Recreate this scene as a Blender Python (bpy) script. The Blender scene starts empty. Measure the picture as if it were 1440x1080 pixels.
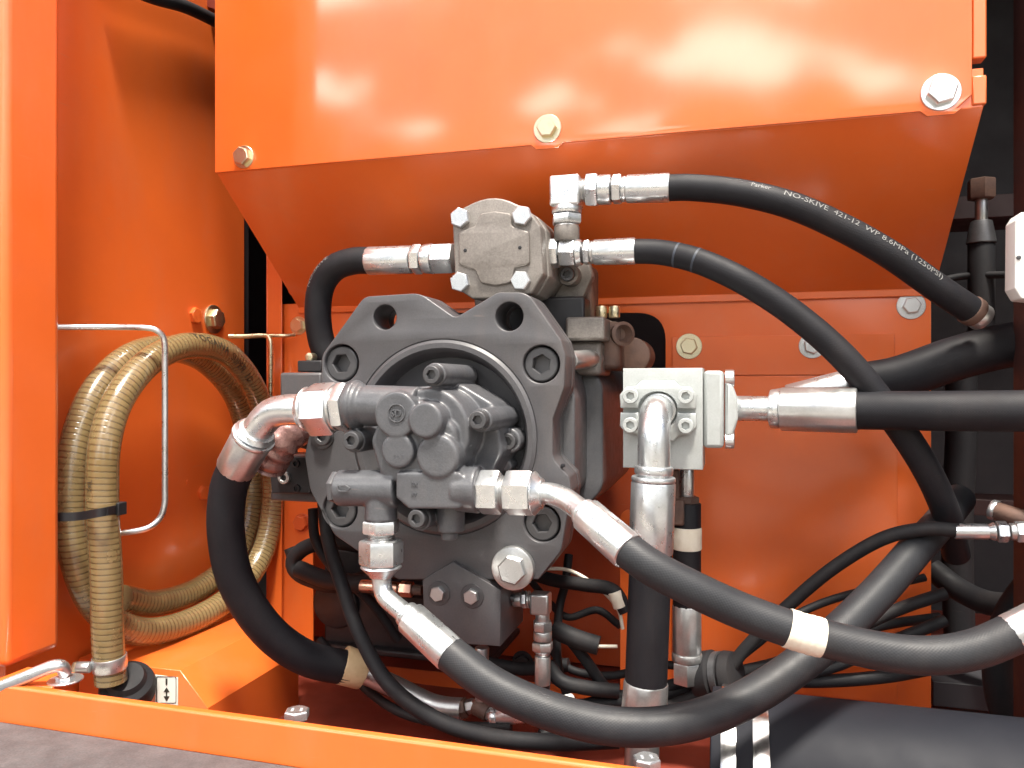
import bpy, bmesh, math, random
from mathutils import Vector, Matrix, Quaternion
random.seed(7)
R = math.radians
scn = bpy.context.scene
col = scn.collection

# ------------------------------------------------------------------ camera, sky, sun, exposure
F = 1100.0                      # focal length in photo pixels (1440 wide)
TH = R(16.0)                    # the camera is turned 16 degrees to the machine's left
cam_d = bpy.data.cameras.new('camera'); cam = bpy.data.objects.new('camera', cam_d); col.objects.link(cam)
cam_d.sensor_width = 36.0; cam_d.lens = 36.0 * F / 1440.0
cam_d.clip_start = 0.02; cam_d.clip_end = 500
cam.location = (0, 0, 0); cam.rotation_euler = (R(90), 0, TH)
scn.camera = cam

SUN_EL, SUN_AZ = 69.0, 152.0     # azimuth clockwise from +Y (behind the camera = 180)
w = bpy.data.worlds.new('World'); scn.world = w; w.use_nodes = True
nt = w.node_tree; bg = nt.nodes['Background']
sky = nt.nodes.new('ShaderNodeTexSky'); sky.sky_type = 'NISHITA'; sky.sun_disc = False
sky.sun_elevation = R(SUN_EL); sky.sun_rotation = R(SUN_AZ); sky.dust_density = 4.0; sky.air_density = 1.0
# broken white cloud over the whole sky
def wn(ty, **k):
    q = nt.nodes.new(ty)
    for a, v in k.items(): setattr(q, a, v)
    return q
tcw = wn('ShaderNodeTexCoord'); sp_ = wn('ShaderNodeSeparateXYZ'); nt.links.new(tcw.outputs['Generated'], sp_.inputs[0])
zz = wn('ShaderNodeMath', operation='ADD'); nt.links.new(sp_.outputs[2], zz.inputs[0]); zz.inputs[1].default_value = 0.25
zm = wn('ShaderNodeMath', operation='MAXIMUM'); nt.links.new(zz.outputs[0], zm.inputs[0]); zm.inputs[1].default_value = 0.05
dv = wn('ShaderNodeVectorMath', operation='SCALE'); iv = wn('ShaderNodeMath', operation='DIVIDE'); iv.inputs[0].default_value = 1.0
nt.links.new(zm.outputs[0], iv.inputs[1]); nt.links.new(tcw.outputs['Generated'], dv.inputs[0]); nt.links.new(iv.outputs[0], dv.inputs['Scale'])
cn = wn('ShaderNodeTexNoise'); cn.inputs['Scale'].default_value = 2.0; cn.inputs['Detail'].default_value = 4; cn.inputs['Roughness'].default_value = 0.5
nt.links.new(dv.outputs[0], cn.inputs['Vector'])
cm = wn('ShaderNodeMapRange', interpolation_type='SMOOTHSTEP'); cm.inputs[1].default_value = 0.50; cm.inputs[2].default_value = 0.63
nt.links.new(cn.outputs[0], cm.inputs[0])
cx = wn('ShaderNodeMix', data_type='RGBA'); cx.inputs[7].default_value = (62, 59, 55, 1)
nt.links.new(cm.outputs[0], cx.inputs[0]); nt.links.new(sky.outputs[0], cx.inputs[6])
nt.links.new(cx.outputs[2], bg.inputs[0]); bg.inputs[1].default_value = 0.075
sun_d = bpy.data.lights.new('sun', 'SUN'); sun = bpy.data.objects.new('sun', sun_d); col.objects.link(sun)
sun_d.energy = 4.5; sun_d.angle = R(8); sun_d.color = (1.0, 0.94, 0.84)
sdir = Vector((math.sin(R(SUN_AZ)) * math.cos(R(SUN_EL)), math.cos(R(SUN_AZ)) * math.cos(R(SUN_EL)), math.sin(R(SUN_EL))))
sun.rotation_euler = sdir.to_track_quat('Z', 'Y').to_euler(); sun.location = (0, -6, 6)
vs = scn.view_settings
vs.view_transform = 'Standard'; vs.look = 'None'; vs.gamma = 1.0; vs.use_curve_mapping = False
vs.exposure = 1.0

# ------------------------------------------------------------------ measuring
FW = Vector((-math.sin(TH), math.cos(TH), 0)); RT = Vector((math.cos(TH), math.sin(TH), 0)); UP = Vector((0, 0, 1))
def ray(px, py): return FW + RT * ((px - 720.0) / F) + UP * ((540.0 - py) / F)
def at(px, py, Y):
    d = ray(px, py); return d * (Y / d.y)
def atX(px, py, X):
    d = ray(px, py); return d * (X / d.x)
def atZ(px, py, Z):
    d = ray(px, py); return d * (Z / d.z)
def sc(p): return p.dot(FW) / F          # metres in one photo pixel at p
VY = Vector((0, 1, 0)); VX = Vector((1, 0, 0)); VZ = Vector((0, 0, 1))

# ------------------------------------------------------------------ materials
def mat(name, c1, c2=None, metal=0.0, r=(0.4, 0.5), ns=25.0, bump=0.0, bs=200.0, coat=0.0, coatr=0.08, fine=0.0, trans=0.0, spec=0.5, coatior=1.5, dust=0.0):
    m = bpy.data.materials.new(name); m.use_nodes = True
    t = m.node_tree; n = t.nodes; L = t.links; b = n['Principled BSDF']
    tc = n.new('ShaderNodeTexCoord')
    nz = n.new('ShaderNodeTexNoise'); nz.inputs['Scale'].default_value = ns; nz.inputs['Detail'].default_value = 6; nz.inputs['Roughness'].default_value = 0.62
    L.new(tc.outputs['Object'], nz.inputs['Vector'])
    rp = n.new('ShaderNodeMapRange'); rp.inputs[1].default_value = 0.35; rp.inputs[2].default_value = 0.68
    L.new(nz.outputs[0], rp.inputs[0])
    mx = n.new('ShaderNodeMix'); mx.data_type = 'RGBA'
    c2 = c2 or c1
    mx.inputs[6].default_value = (*c1, 1); mx.inputs[7].default_value = (*c2, 1)
    L.new(rp.outputs[0], mx.inputs[0])
    out = mx.outputs[2]
    if fine:
        n2 = n.new('ShaderNodeTexNoise'); n2.inputs['Scale'].default_value = 420; n2.inputs['Detail'].default_value = 3
        L.new(tc.outputs['Object'], n2.inputs['Vector'])
        r2 = n.new('ShaderNodeMapRange'); r2.inputs[1].default_value = 0.3; r2.inputs[2].default_value = 0.7
        r2.inputs[3].default_value = 1 - fine; r2.inputs[4].default_value = 1 + fine
        L.new(n2.outputs[0], r2.inputs[0])
        mm = n.new('ShaderNodeMix'); mm.data_type = 'RGBA'; mm.blend_type = 'MULTIPLY'; mm.inputs[0].default_value = 1
        L.new(out, mm.inputs[6]); L.new(r2.outputs[0], mm.inputs[7]); out = mm.outputs[2]
    if dust:
        mp = n.new('ShaderNodeMapping'); mp.inputs['Scale'].default_value = (1, 1, 0.35); L.new(tc.outputs['Object'], mp.inputs[0])
        nd = n.new('ShaderNodeTexNoise'); nd.inputs['Scale'].default_value = 9; nd.inputs['Detail'].default_value = 12; nd.inputs['Roughness'].default_value = 0.72
        L.new(mp.outputs[0], nd.inputs['Vector'])
        rd = n.new('ShaderNodeMapRange'); rd.inputs[1].default_value = 0.50; rd.inputs[2].default_value = 0.75; rd.inputs[4].default_value = dust; L.new(nd.outputs[0], rd.inputs[0])
        # fine scuffs
        ms = n.new('ShaderNodeMapping'); ms.inputs['Scale'].default_value = (1, 1, 9); ms.inputs['Rotation'].default_value = (0.2, 0.9, 0.3); L.new(tc.outputs['Object'], ms.inputs[0])
        nsf = n.new('ShaderNodeTexNoise'); nsf.inputs['Scale'].default_value = 22; nsf.inputs['Detail'].default_value = 2; L.new(ms.outputs[0], nsf.inputs['Vector'])
        rs = n.new('ShaderNodeMapRange'); rs.inputs[1].default_value = 0.72; rs.inputs[2].default_value = 0.80; rs.inputs[4].default_value = dust * 1.5; L.new(nsf.outputs[0], rs.inputs[0])
        ad = n.new('ShaderNodeMath'); ad.operation = 'ADD'; ad.use_clamp = True; L.new(rd.outputs[0], ad.inputs[0]); L.new(rs.outputs[0], ad.inputs[1])
        md = n.new('ShaderNodeMix'); md.data_type = 'RGBA'; md.inputs[7].default_value = (0.42, 0.30, 0.22, 1)
        L.new(ad.outputs[0], md.inputs[0]); L.new(out, md.inputs[6]); out = md.outputs[2]
    L.new(out, b.inputs['Base Color'])
    b.inputs['Metallic'].default_value = metal
    rr = n.new('ShaderNodeMapRange'); rr.inputs[3].default_value = r[0]; rr.inputs[4].default_value = r[1]
    n3 = n.new('ShaderNodeTexNoise'); n3.inputs['Scale'].default_value = ns * 2.3; n3.inputs['Detail'].default_value = 5
    L.new(tc.outputs['Object'], n3.inputs['Vector']); L.new(n3.outputs[0], rr.inputs[0]); rr.inputs[1].default_value = 0.3; rr.inputs[2].default_value = 0.7
    L.new(rr.outputs[0], b.inputs['Roughness'])
    b.inputs['Specular IOR Level'].default_value = spec
    if coat:
        b.inputs['Coat Weight'].default_value = coat; b.inputs['Coat Roughness'].default_value = coatr; b.inputs['Coat IOR'].default_value = coatior
    if trans: b.inputs['Transmission Weight'].default_value = trans
    if bump:
        bn = n.new('ShaderNodeTexNoise'); bn.inputs['Scale'].default_value = bs; bn.inputs['Detail'].default_value = 4
        L.new(tc.outputs['Object'], bn.inputs['Vector'])
        bp = n.new('ShaderNodeBump'); bp.inputs['Strength'].default_value = bump; bp.inputs['Distance'].default_value = 0.0015
        L.new(bn.outputs[0], bp.inputs['Height']); L.new(bp.outputs[0], b.inputs['Normal'])
    return m

def weave(m, k=1500.0, strength=0.07, dist=0.0005):
    t = m.node_tree; n = t.nodes; L = t.links; b = n['Principled BSDF']
    uv = n.new('ShaderNodeUVMap'); s = n.new('ShaderNodeSeparateXYZ'); L.new(uv.outputs[0], s.inputs[0])
    def op(o, a, bb):
        q = n.new('ShaderNodeMath'); q.operation = o
        for i, v in enumerate((a, bb)):
            if v is None: continue
            if hasattr(v, 'links'): L.new(v, q.inputs[i])
            else: q.inputs[i].default_value = v
        return q.outputs[0]
    a = op('SINE', op('MULTIPLY', op('ADD', s.outputs[0], op('MULTIPLY', s.outputs[1], 1.3)), k), None)
    c = op('SINE', op('MULTIPLY', op('SUBTRACT', s.outputs[0], op('MULTIPLY', s.outputs[1], 1.3)), k), None)
    h = op('ADD', a, op('MULTIPLY', c, 0.55))
    bp = n.new('ShaderNodeBump'); bp.inputs['Strength'].default_value = strength; bp.inputs['Distance'].default_value = dist
    L.new(h, bp.inputs['Height']); L.new(bp.outputs[0], b.inputs['Normal'])
    return m

OR1, OR2 = (0.77, 0.144, 0.022), (0.72, 0.130, 0.020)
M = dict(
    gloss=mat('orange_gloss_paint', OR1, OR2, 0, (0.30, 0.42), 6, 0.012, 90, coat=1.0, coatr=0.095, coatior=1.72, dust=0.05),
    orange=mat('orange_paint', OR1, OR2, 0, (0.34, 0.46), 6, 0.02, 120, coat=0.6, coatr=0.18, coatior=1.6, dust=0.10),
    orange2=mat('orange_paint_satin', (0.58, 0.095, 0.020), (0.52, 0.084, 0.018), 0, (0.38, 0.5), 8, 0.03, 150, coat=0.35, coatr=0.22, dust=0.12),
    grey=mat('pump_grey_paint', (0.066, 0.065, 0.070), (0.053, 0.052, 0.057), 0, (0.42, 0.55), 18, 0.05, 500, coat=0.25, coatr=0.28, fine=0.10, dust=0.07),
    cast=mat('grey_painted_casting', (0.080, 0.083, 0.091), (0.060, 0.062, 0.069), 0, (0.38, 0.52), 30, 0.22, 420, coat=0.3, coatr=0.22, fine=0.12, dust=0.06),
    iron=mat('bare_iron_casting', (0.22, 0.20, 0.182), (0.155, 0.14, 0.127), 0.35, (0.42, 0.55), 22, 0.12, 380, fine=0.15),
    rust=mat('brown_iron', (0.15, 0.085, 0.062), (0.09, 0.055, 0.045), 0.2, (0.5, 0.65), 40, 0.2, 300),
    zinc=mat('zinc_plated_steel', (0.72, 0.745, 0.76), (0.62, 0.64, 0.65), 0.90, (0.24, 0.38), 34, 0.0, 160, fine=0.05),
    zincd=mat('dull_zinc_steel', (0.62, 0.63, 0.63), (0.50, 0.50, 0.495), 0.9, (0.28, 0.42), 30, 0.0, 200, fine=0.06),
    silver=mat('silver_paint', (0.43, 0.455, 0.45), (0.37, 0.39, 0.38), 0.25, (0.36, 0.48), 30, 0.05, 300, fine=0.05),
    yzinc=mat('yellow_zinc', (0.78, 0.71, 0.50), (0.66, 0.58, 0.40), 1.0, (0.24, 0.40), 60, 0.05, 260, fine=0.06),
    black=mat('black_steel', (0.030, 0.030, 0.033), (0.022, 0.022, 0.025), 0.4, (0.4, 0.5), 40, 0.05, 300),
    leaf=mat('added_foliage', (0.045, 0.065, 0.025), (0.030, 0.045, 0.018), 0, (0.7, 0.85), 0.8),
    pipe=mat('smooth_pipe_rubber', (0.011, 0.012, 0.017), (0.014, 0.015, 0.020), 0, (0.55, 0.65), 8, 0, spec=0.2),
    recess=mat('dark_recess_paint', (0.026, 0.026, 0.030), (0.020, 0.020, 0.024), 0, (0.4, 0.5), 40, 0.05, 300),
    dgrey=mat('dark_phosphated_bolt', (0.10, 0.10, 0.105), (0.075, 0.075, 0.08), 0.6, (0.35, 0.48), 40, 0.05, 300, fine=0.1),
    rubber=mat('black_rubber', (0.011, 0.011, 0.013), (0.016, 0.016, 0.018), 0, (0.55, 0.7), 20, 0.05, 350, fine=0.12, spec=0.25, dust=0.03),
    hose=weave(mat('woven_cover_rubber', (0.022, 0.023, 0.026), (0.016, 0.017, 0.020), 0, (0.45, 0.55), 20, fine=0.1, spec=0.33, dust=0.03)),
    hose2=weave(mat('smooth_cover_rubber', (0.009, 0.009, 0.0115), (0.013, 0.013, 0.016), 0, (0.5, 0.62), 14, fine=0.1, spec=0.22, dust=0.02), 2000, 0.12),
    tape=mat('paper_tape', (0.74, 0.69, 0.58), (0.66, 0.60, 0.48), 0, (0.6, 0.75), 60, 0.3, 180),
    tape2=mat('tan_tape', (0.55, 0.41, 0.24), (0.46, 0.33, 0.18), 0, (0.5, 0.65), 60, 0.3, 180),
    white=mat('white_plastic', (0.78, 0.78, 0.76), (0.74, 0.74, 0.72), 0, (0.4, 0.5), 30, 0.02, 200),
    chrome=mat('polished_band_steel', (0.80, 0.80, 0.79), (0.74, 0.74, 0.73), 1.0, (0.12, 0.2), 30),
    ink=mat('printed_ink', (0.20, 0.20, 0.195), (0.12, 0.12, 0.115), 0, (0.5, 0.6), 200),
    dink=mat('dark_ink', (0.02, 0.018, 0.015), (0.03, 0.026, 0.02), 0, (0.5, 0.6), 200),
    clear=mat('amber_ribbed_plastic', (0.41, 0.31, 0.15), (0.32, 0.23, 0.10), 0, (0.16, 0.30), 12, 0, coat=0.5, coatr=0.12, trans=0.5),
    copper=mat('copper_tube', (0.72, 0.42, 0.30), (0.60, 0.34, 0.25), 1, (0.25, 0.4), 60, 0.05, 260),
    foil=mat('wrinkled_pink_sleeve', (0.34, 0.20, 0.18), (0.20, 0.11, 0.10), 0.5, (0.22, 0.4), 60, 1.0, 110),
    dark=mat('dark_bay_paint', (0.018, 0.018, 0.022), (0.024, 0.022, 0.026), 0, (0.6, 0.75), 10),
    gapred=mat('gap_shade_red', (0.040, 0.012, 0.010), (0.026, 0.009, 0.009), 0, (0.5, 0.65), 9),  # shade of the right gap is put into this near-black red
    dred=mat('shaded_red_paint', (0.24, 0.040, 0.022), (0.17, 0.028, 0.016), 0, (0.5, 0.65), 9),  # the bay floor's shade is put into this darker red
    tread=mat('grey_step_rubber', (0.085, 0.078, 0.080), (0.055, 0.050, 0.052), 0, (0.6, 0.75), 30, 0.3, 90, fine=0.2),
    concrete=mat('yard_ground', (0.27, 0.24, 0.205), (0.21, 0.185, 0.16), 0, (0.8, 0.9), 1.2, 0.1, 30),
    bluemark=mat('blue_paint_mark', (0.030, 0.038, 0.055), (0.022, 0.028, 0.04), 0, (0.5, 0.6), 60),
    sticker=mat('sticker_paper', (0.70, 0.70, 0.64), (0.66, 0.66, 0.60), 0, (0.4, 0.5), 30),
)

def spiral_lines(m, pitch, circ_):
    """dark reinforcing helix showing through the wall of the amber hose"""
    t = m.node_tree; n = t.nodes; L = t.links; b = n['Principled BSDF']
    src = b.inputs['Base Color'].links[0].from_socket
    uv = n.new('ShaderNodeUVMap'); s = n.new('ShaderNodeSeparateXYZ'); L.new(uv.outputs[0], s.inputs[0])
    def op(o, a, bb):
        q = n.new('ShaderNodeMath'); q.operation = o
        for i, v in enumerate((a, bb)):
            if hasattr(v, 'links'): L.new(v, q.inputs[i])
            elif v is not None: q.inputs[i].default_value = v
        return q.outputs[0]
    f = op('FRACT', op('ADD', op('DIVIDE', s.outputs[0], pitch), op('DIVIDE', s.outputs[1], circ_)), None)
    d = op('ABSOLUTE', op('SUBTRACT', f, 0.5), None)
    r = n.new('ShaderNodeMapRange'); r.inputs[1].default_value = 0.10; r.inputs[2].default_value = 0.17; r.inputs[3].default_value = 0.55; r.inputs[4].default_value = 1.0; L.new(d, r.inputs[0])
    mm = n.new('ShaderNodeMix'); mm.data_type = 'RGBA'; mm.blend_type = 'MULTIPLY'; mm.inputs[0].default_value = 1
    L.new(src, mm.inputs[6]); L.new(r.outputs[0], mm.inputs[7]); L.new(mm.outputs[2], b.inputs['Base Color'])
    bp = n.new('ShaderNodeBump'); bp.inputs['Strength'].default_value = 0.5; bp.inputs['Distance'].default_value = 0.001; L.new(r.outputs[0], bp.inputs['Height']); L.new(bp.outputs[0], b.inputs['Normal'])
spiral_lines(M['clear'], 0.0085, 0.135)

# ------------------------------------------------------------------ objects and parenting
W = {}
def link(name, data, m4=None, parent=None):
    o = bpy.data.objects.new(name, data); col.objects.link(o)
    m4 = m4 or Matrix.Identity(4)
    if parent is not None:
        o.parent = parent; o.matrix_parent_inverse = W[parent].inverted()
    o.matrix_basis = m4; W[o] = m4.copy()
    return o
def tag(o, label, cat, group=None, kind=None):
    if label: o['label'] = label
    if cat: o['category'] = cat
    if group: o['group'] = group
    if kind: o['kind'] = kind
    return o
def thing(name, loc, label, cat, group=None):
    return tag(link(name, None, Matrix.Translation(loc)), label, cat, group)

def finish(bm, name, m, parent=None, ang=32, bevel=0.0, bseg=2):
    """world-space bmesh -> object with its origin in the middle"""
    bmesh.ops.remove_doubles(bm, verts=bm.verts, dist=1e-6)
    bmesh.ops.recalc_face_normals(bm, faces=bm.faces)
    c = sum((v.co for v in bm.verts), Vector()) / len(bm.verts)
    bmesh.ops.translate(bm, verts=bm.verts, vec=-c)
    me = bpy.data.meshes.new(name); bm.to_mesh(me); bm.free()
    me.shade_smooth(); me.set_sharp_from_angle(angle=R(ang))
    me.materials.append(M[m])
    o = link(name, me, Matrix.Translation(c), parent)
    if bevel:
        b = o.modifiers.new('bevel', 'BEVEL'); b.width = bevel; b.segments = bseg; b.limit_method = 'ANGLE'; b.angle_limit = R(40); b.harden_normals = False
    return o

def frame(ax):
    ax = ax.normalized(); ref = VZ if abs(ax.z) < 0.9 else VX
    a = ax.cross(ref).normalized(); b = ax.cross(a).normalized(); return ax, a, b
def add_lathe(bm, p, ax, prof, seg=32, phase=0.0, crimp=0.0, cap=True):
    ax, a, b = frame(ax); rings = []
    for t, r in prof:
        ring = []
        for k in range(seg):
            th = phase + 2 * math.pi * k / seg
            rr = r * (1 - crimp * (k % 4 == 0)) if crimp else r
            ring.append(bm.verts.new(p + ax * t + (a * math.cos(th) + b * math.sin(th)) * rr))
        rings.append(ring)
    for i in range(len(rings) - 1):
        for k in range(seg):
            j = (k + 1) % seg
            bm.faces.new((rings[i][k], rings[i][j], rings[i + 1][j], rings[i + 1][k]))
    if cap:
        bm.faces.new(rings[0]); bm.faces.new(rings[-1])
def lathe(name, m, p, ax, prof, parent=None, seg=32, phase=0.0, crimp=0.0, ang=32):
    bm = bmesh.new(); add_lathe(bm, p, ax, prof, seg, phase, crimp); return finish(bm, name, m, parent, ang)
def cyl(name, m, p0, p1, r0, r1=None, parent=None, seg=32, ch=0.12, phase=0.0, crimp=0.0):
    """rounded-end cylinder (or hexagon with seg=6) between two points"""
    r1 = r1 or r0; d = p1 - p0; L = d.length; c = min(ch * max(r0, r1), L * 0.3)
    return lathe(name, m, p0, d, [(0, r0 - c), (c * 0.3, r0 - c * 0.3), (c, r0), (L - c, r1), (L - c * 0.3, r1 - c * 0.3), (L, r1 - c)], parent, seg, phase, crimp)

def catmull(pts, n=14):
    P = [pts[0] * 2 - pts[1]] + list(pts) + [pts[-1] * 2 - pts[-2]]; out = []
    for i in range(1, len(P) - 2):
        p0, p1, p2, p3 = P[i - 1:i + 3]
        for k in range(n):
            t = k / n
            out.append(0.5 * ((2 * p1) + (p2 - p0) * t + (2 * p0 - 5 * p1 + 4 * p2 - p3) * t * t + (3 * p1 - p0 - 3 * p2 + p3) * t ** 3))
    out.append(P[-2].copy()); return out
def resample(pts, step):
    out = [pts[0].copy()]; acc = 0
    for a, b in zip(pts, pts[1:]):
        L = (b - a).length
        if L < 1e-9: continue
        while acc + L >= step:
            t = (step - acc) / L; a = a.lerp(b, t); L = (b - a).length; out.append(a.copy()); acc = 0
            if L < 1e-9: break
        acc += L
    if (out[-1] - pts[-1]).length > step * 0.3: out.append(pts[-1].copy())
    return out
def tube(name, m, pts, r, parent=None, seg=20, step=None, smooth=True, rfn=None, n=14, bm=None):
    path = catmull(pts, n) if smooth and len(pts) > 2 else list(pts)
    path = resample(path, step or max(r * 0.5, 0.002))
    own = bm is None
    bm = bm or bmesh.new(); uvl = bm.loops.layers.uv.verify()
    T = [(path[min(i + 1, len(path) - 1)] - path[max(i - 1, 0)]).normalized() for i in range(len(path))]
    _, nrm, _ = frame(T[0]); rings = []; s = 0; S = []
    for i, p in enumerate(path):
        if i:
            s += (p - path[i - 1]).length
            q = T[i - 1].rotation_difference(T[i]); nrm = q @ nrm
        b = T[i].cross(nrm).normalized(); nrm = b.cross(T[i]).normalized()
        rr = rfn(s, i) * r if rfn else r
        rings.append([bm.verts.new(p + (nrm * math.cos(2 * math.pi * k / seg) + b * math.sin(2 * math.pi * k / seg)) * rr) for k in range(seg)]); S.append(s)
    cir = 2 * math.pi * r
    for i in range(len(rings) - 1):
        for k in range(seg):
            j = (k + 1) % seg
            f = bm.faces.new((rings[i][k], rings[i][j], rings[i + 1][j], rings[i + 1][k]))
            for l, uvv in zip(f.loops, ((S[i], k), (S[i], k + 1), (S[i + 1], k + 1), (S[i + 1], k))):
                l[uvl].uv = (uvv[0], uvv[1] / seg * cir)
    bm.faces.new(rings[0]); bm.faces.new(rings[-1])
    return finish(bm, name, m, parent, 50) if own else None

def add_box(bm, lo, hi, rot=None, c=None):
    vs_ = [Vector((x, y, z)) for x in (lo[0], hi[0]) for y in (lo[1], hi[1]) for z in (lo[2], hi[2])]
    if rot: vs_ = [rot @ (v - c) + c for v in vs_]
    v = [bm.verts.new(q) for q in vs_]
    for f in ((0, 1, 3, 2), (4, 6, 7, 5), (0, 4, 5, 1), (2, 3, 7, 6), (0, 2, 6, 4), (1, 5, 7, 3)): bm.faces.new([v[i] for i in f])
def box(name, m, lo, hi, parent=None, bevel=0.0015, rot=None):
    lo, hi = [min(a, b) for a, b in zip(lo, hi)], [max(a, b) for a, b in zip(lo, hi)]
    bm = bmesh.new(); add_box(bm, lo, hi, rot, (Vector(lo) + Vector(hi)) / 2); return finish(bm, name, m, parent, 32, bevel)
def pbox(name, m, x0, y0, x1, y1, Y0, Y1, parent=None, bevel=0.0015):
    a = at(x0, y0, Y0); b = at(x1, y1, Y0); return box(name, m, (a.x, Y0, b.z), (b.x, Y1, a.z), parent, bevel)

def fillet(pts, rad, n=6):
    out = []; N = len(pts)
    for i in range(N):
        p = Vector(pts[i]); a = Vector(pts[i - 1]); b = Vector(pts[(i + 1) % N])
        r = rad[i] if isinstance(rad, (list, tuple)) else rad
        if r <= 0: out.append(p); continue
        da = (a - p); db = (b - p); ang = da.angle(db)
        if ang > 3.05: out.append(p); continue
        d = min(r / math.tan(ang / 2), da.length * 0.48, db.length * 0.48); 
        q0 = p + da.normalized() * d; q1 = p + db.normalized() * d
        for k in range(n + 1):
            t = k / n; out.append(q0 * (1 - t) ** 2 + p * 2 * t * (1 - t) + q1 * t * t)
    return out
def circ(c, r, n=48, ph=0.0): return [Vector((c[0] + r * math.cos(ph + 2 * math.pi * k / n), c[1] + r * math.sin(ph + 2 * math.pi * k / n))) for k in range(n)]
def plate_mesh(loops, depth, bevel):
    cu = bpy.data.curves.new('tmp', 'CURVE'); cu.dimensions = '2D'; cu.fill_mode = 'BOTH'
    cu.extrude = max(depth / 2 - bevel, 1e-5); cu.bevel_depth = bevel; cu.bevel_resolution = 2; cu.offset = -bevel
    for lp in loops:
        sp = cu.splines.new('POLY'); sp.points.add(len(lp) - 1); sp.use_cyclic_u = True
        for q, p in zip(sp.points, lp): q.co = (p[0], p[1], 0, 1)
    o = bpy.data.objects.new('tmp', cu); col.objects.link(o)
    bpy.context.view_layer.update()
    me = bpy.data.meshes.new_from_object(o.evaluated_get(bpy.context.evaluated_depsgraph_get()))
    bpy.data.objects.remove(o); bpy.data.curves.remove(cu)
    return me
def plate(name, m, loops, Y0, Y1, parent=None, bevel=0.0015, ang=35):
    """sheet or casting: XZ outline(s) extruded between two depths"""
    me = plate_mesh(loops, Y1 - Y0, bevel); me.name = name
    bm = bmesh.new(); bm.from_mesh(me); bpy.data.meshes.remove(me)
    bmesh.ops.transform(bm, matrix=Matrix.Translation((0, (Y0 + Y1) / 2, 0)) @ Matrix.Rotation(R(90), 4, 'X'), verts=bm.verts)
    return finish(bm, name, m, parent, ang)
def xz(px, py, Y): p = at(px, py, Y); return Vector((p.x, p.z))
def poly(Y, *pts): return [xz(a, b, Y) for a, b in pts]
def ccyl(name, m, px, py, rpx, Y0, Y1, parent=None, seg=40, ch=0.1, r1=None):
    """cylinder along the depth axis whose FRONT face centre is seen at px,py"""
    p = at(px, py, Y0); s = sc(p); return cyl(name, m, p, p + VY * (Y1 - Y0), rpx * s, (r1 or rpx) * s, parent, seg, ch)

# --- bolts (unit meshes, +Z out of the surface)
def unit(fn, m, ang=30):
    bm = bmesh.new(); fn(bm); bmesh.ops.recalc_face_normals(bm, faces=bm.faces)
    me = bpy.data.meshes.new('bolt'); bm.to_mesh(me); bm.free(); me.shade_smooth(); me.set_sharp_from_angle(angle=R(ang)); me.materials.append(M[m]); return me
def hex_fn(h=0.62):
    def f(bm):
        add_lathe(bm, Vector(), VZ, [(0, 1), (h * 0.86, 1), (h * 0.90, 0.985), (h, 0.90)], 6)
        add_lathe(bm, Vector((0, 0, h * 0.999)), VZ, [(0, 0.80), (0.02, 0.79)], 24)
        for s in (-1, 1):
            for k in range(3): add_box(bm, (s * 0.34 - 0.10, -0.26 + k * 0.2, h), (s * 0.34 + 0.10, -0.20 + k * 0.2, h + 0.05))
    return f
def washer_fn(bm): add_lathe(bm, Vector(), VZ, [(0, 1), (0.07, 1), (0.10, 0.97), (0.10, 0.35)], 36)
def socket_fn(bm):
    n = 36; H = 1.0; hx = 0.55; dp = 0.55
    outer = [(0, 1.0), (H * 0.88, 1.0), (H * 0.96, 0.965), (H, 0.90)]
    rings = []
    for t, r in outer: rings.append([bm.verts.new((r * math.cos(2 * math.pi * k / n), r * math.sin(2 * math.pi * k / n), t)) for k in range(n)])
    def hexpt(k, rad):
        th = 2 * math.pi * k / n; a = (th % (math.pi / 3)) - math.pi / 6
        r = rad * math.cos(math.pi / 6) / math.cos(a); return r * math.cos(th), r * math.sin(th)
    for rad, t in ((hx * 1.08, H), (hx, H - 0.05), (hx, H - dp)):
        rings.append([bm.verts.new((*hexpt(k, rad), t)) for k in range(n)])
    for i in range(len(rings) - 1):
        for k in range(n): bm.faces.new((rings[i][k], rings[i][(k + 1) % n], rings[i + 1][(k + 1) % n], rings[i + 1][k]))
    bm.faces.new(rings[-1]); bm.faces.new(rings[0])
_units = {}
def umesh(kind, m):
    if (kind, m) not in _units: _units[(kind, m)] = unit({'hex': hex_fn(), 'lowhex': hex_fn(0.42), 'washer': washer_fn, 'socket': socket_fn}[kind], m)
    return _units[(kind, m)]
def bolt(kind, m, p, n, r, parent=None, roll=None, name='bolt'):
    q = n.to_track_quat('Z', 'Y').to_matrix().to_4x4()
    roll = random.uniform(0, 1) if roll is None else roll
    return link(name, umesh(kind, m), Matrix.Translation(p) @ q @ Matrix.Rotation(roll, 4, 'Z') @ Matrix.Scale(r, 4), parent)
def wbolt(px, py, Y, rw, rh, m, parent, n=None, kind='hex', roll=None, mw=None):
    """hex bolt on a washer, standing on a surface at depth Y"""
    n = n or Vector((0, -1, 0)); p = at(px, py, Y); s = sc(p)
    o = bolt(kind, m, p + n * (0.10 * rw * s), n, rh * s, parent, roll)
    bolt('washer', mw or m, p, n, rw * s, o, 0, 'washer'); return o
def sbolt(px, py, Y, r, m, parent, n=None, h=None, roll=None):
    """socket head cap screw: Y is where its head's front face lies"""
    n = n or Vector((0, -1, 0)); p = at(px, py, Y); s = sc(p); return bolt('socket', m, p - n * (r * s), n, r * s, parent, roll)

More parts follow.
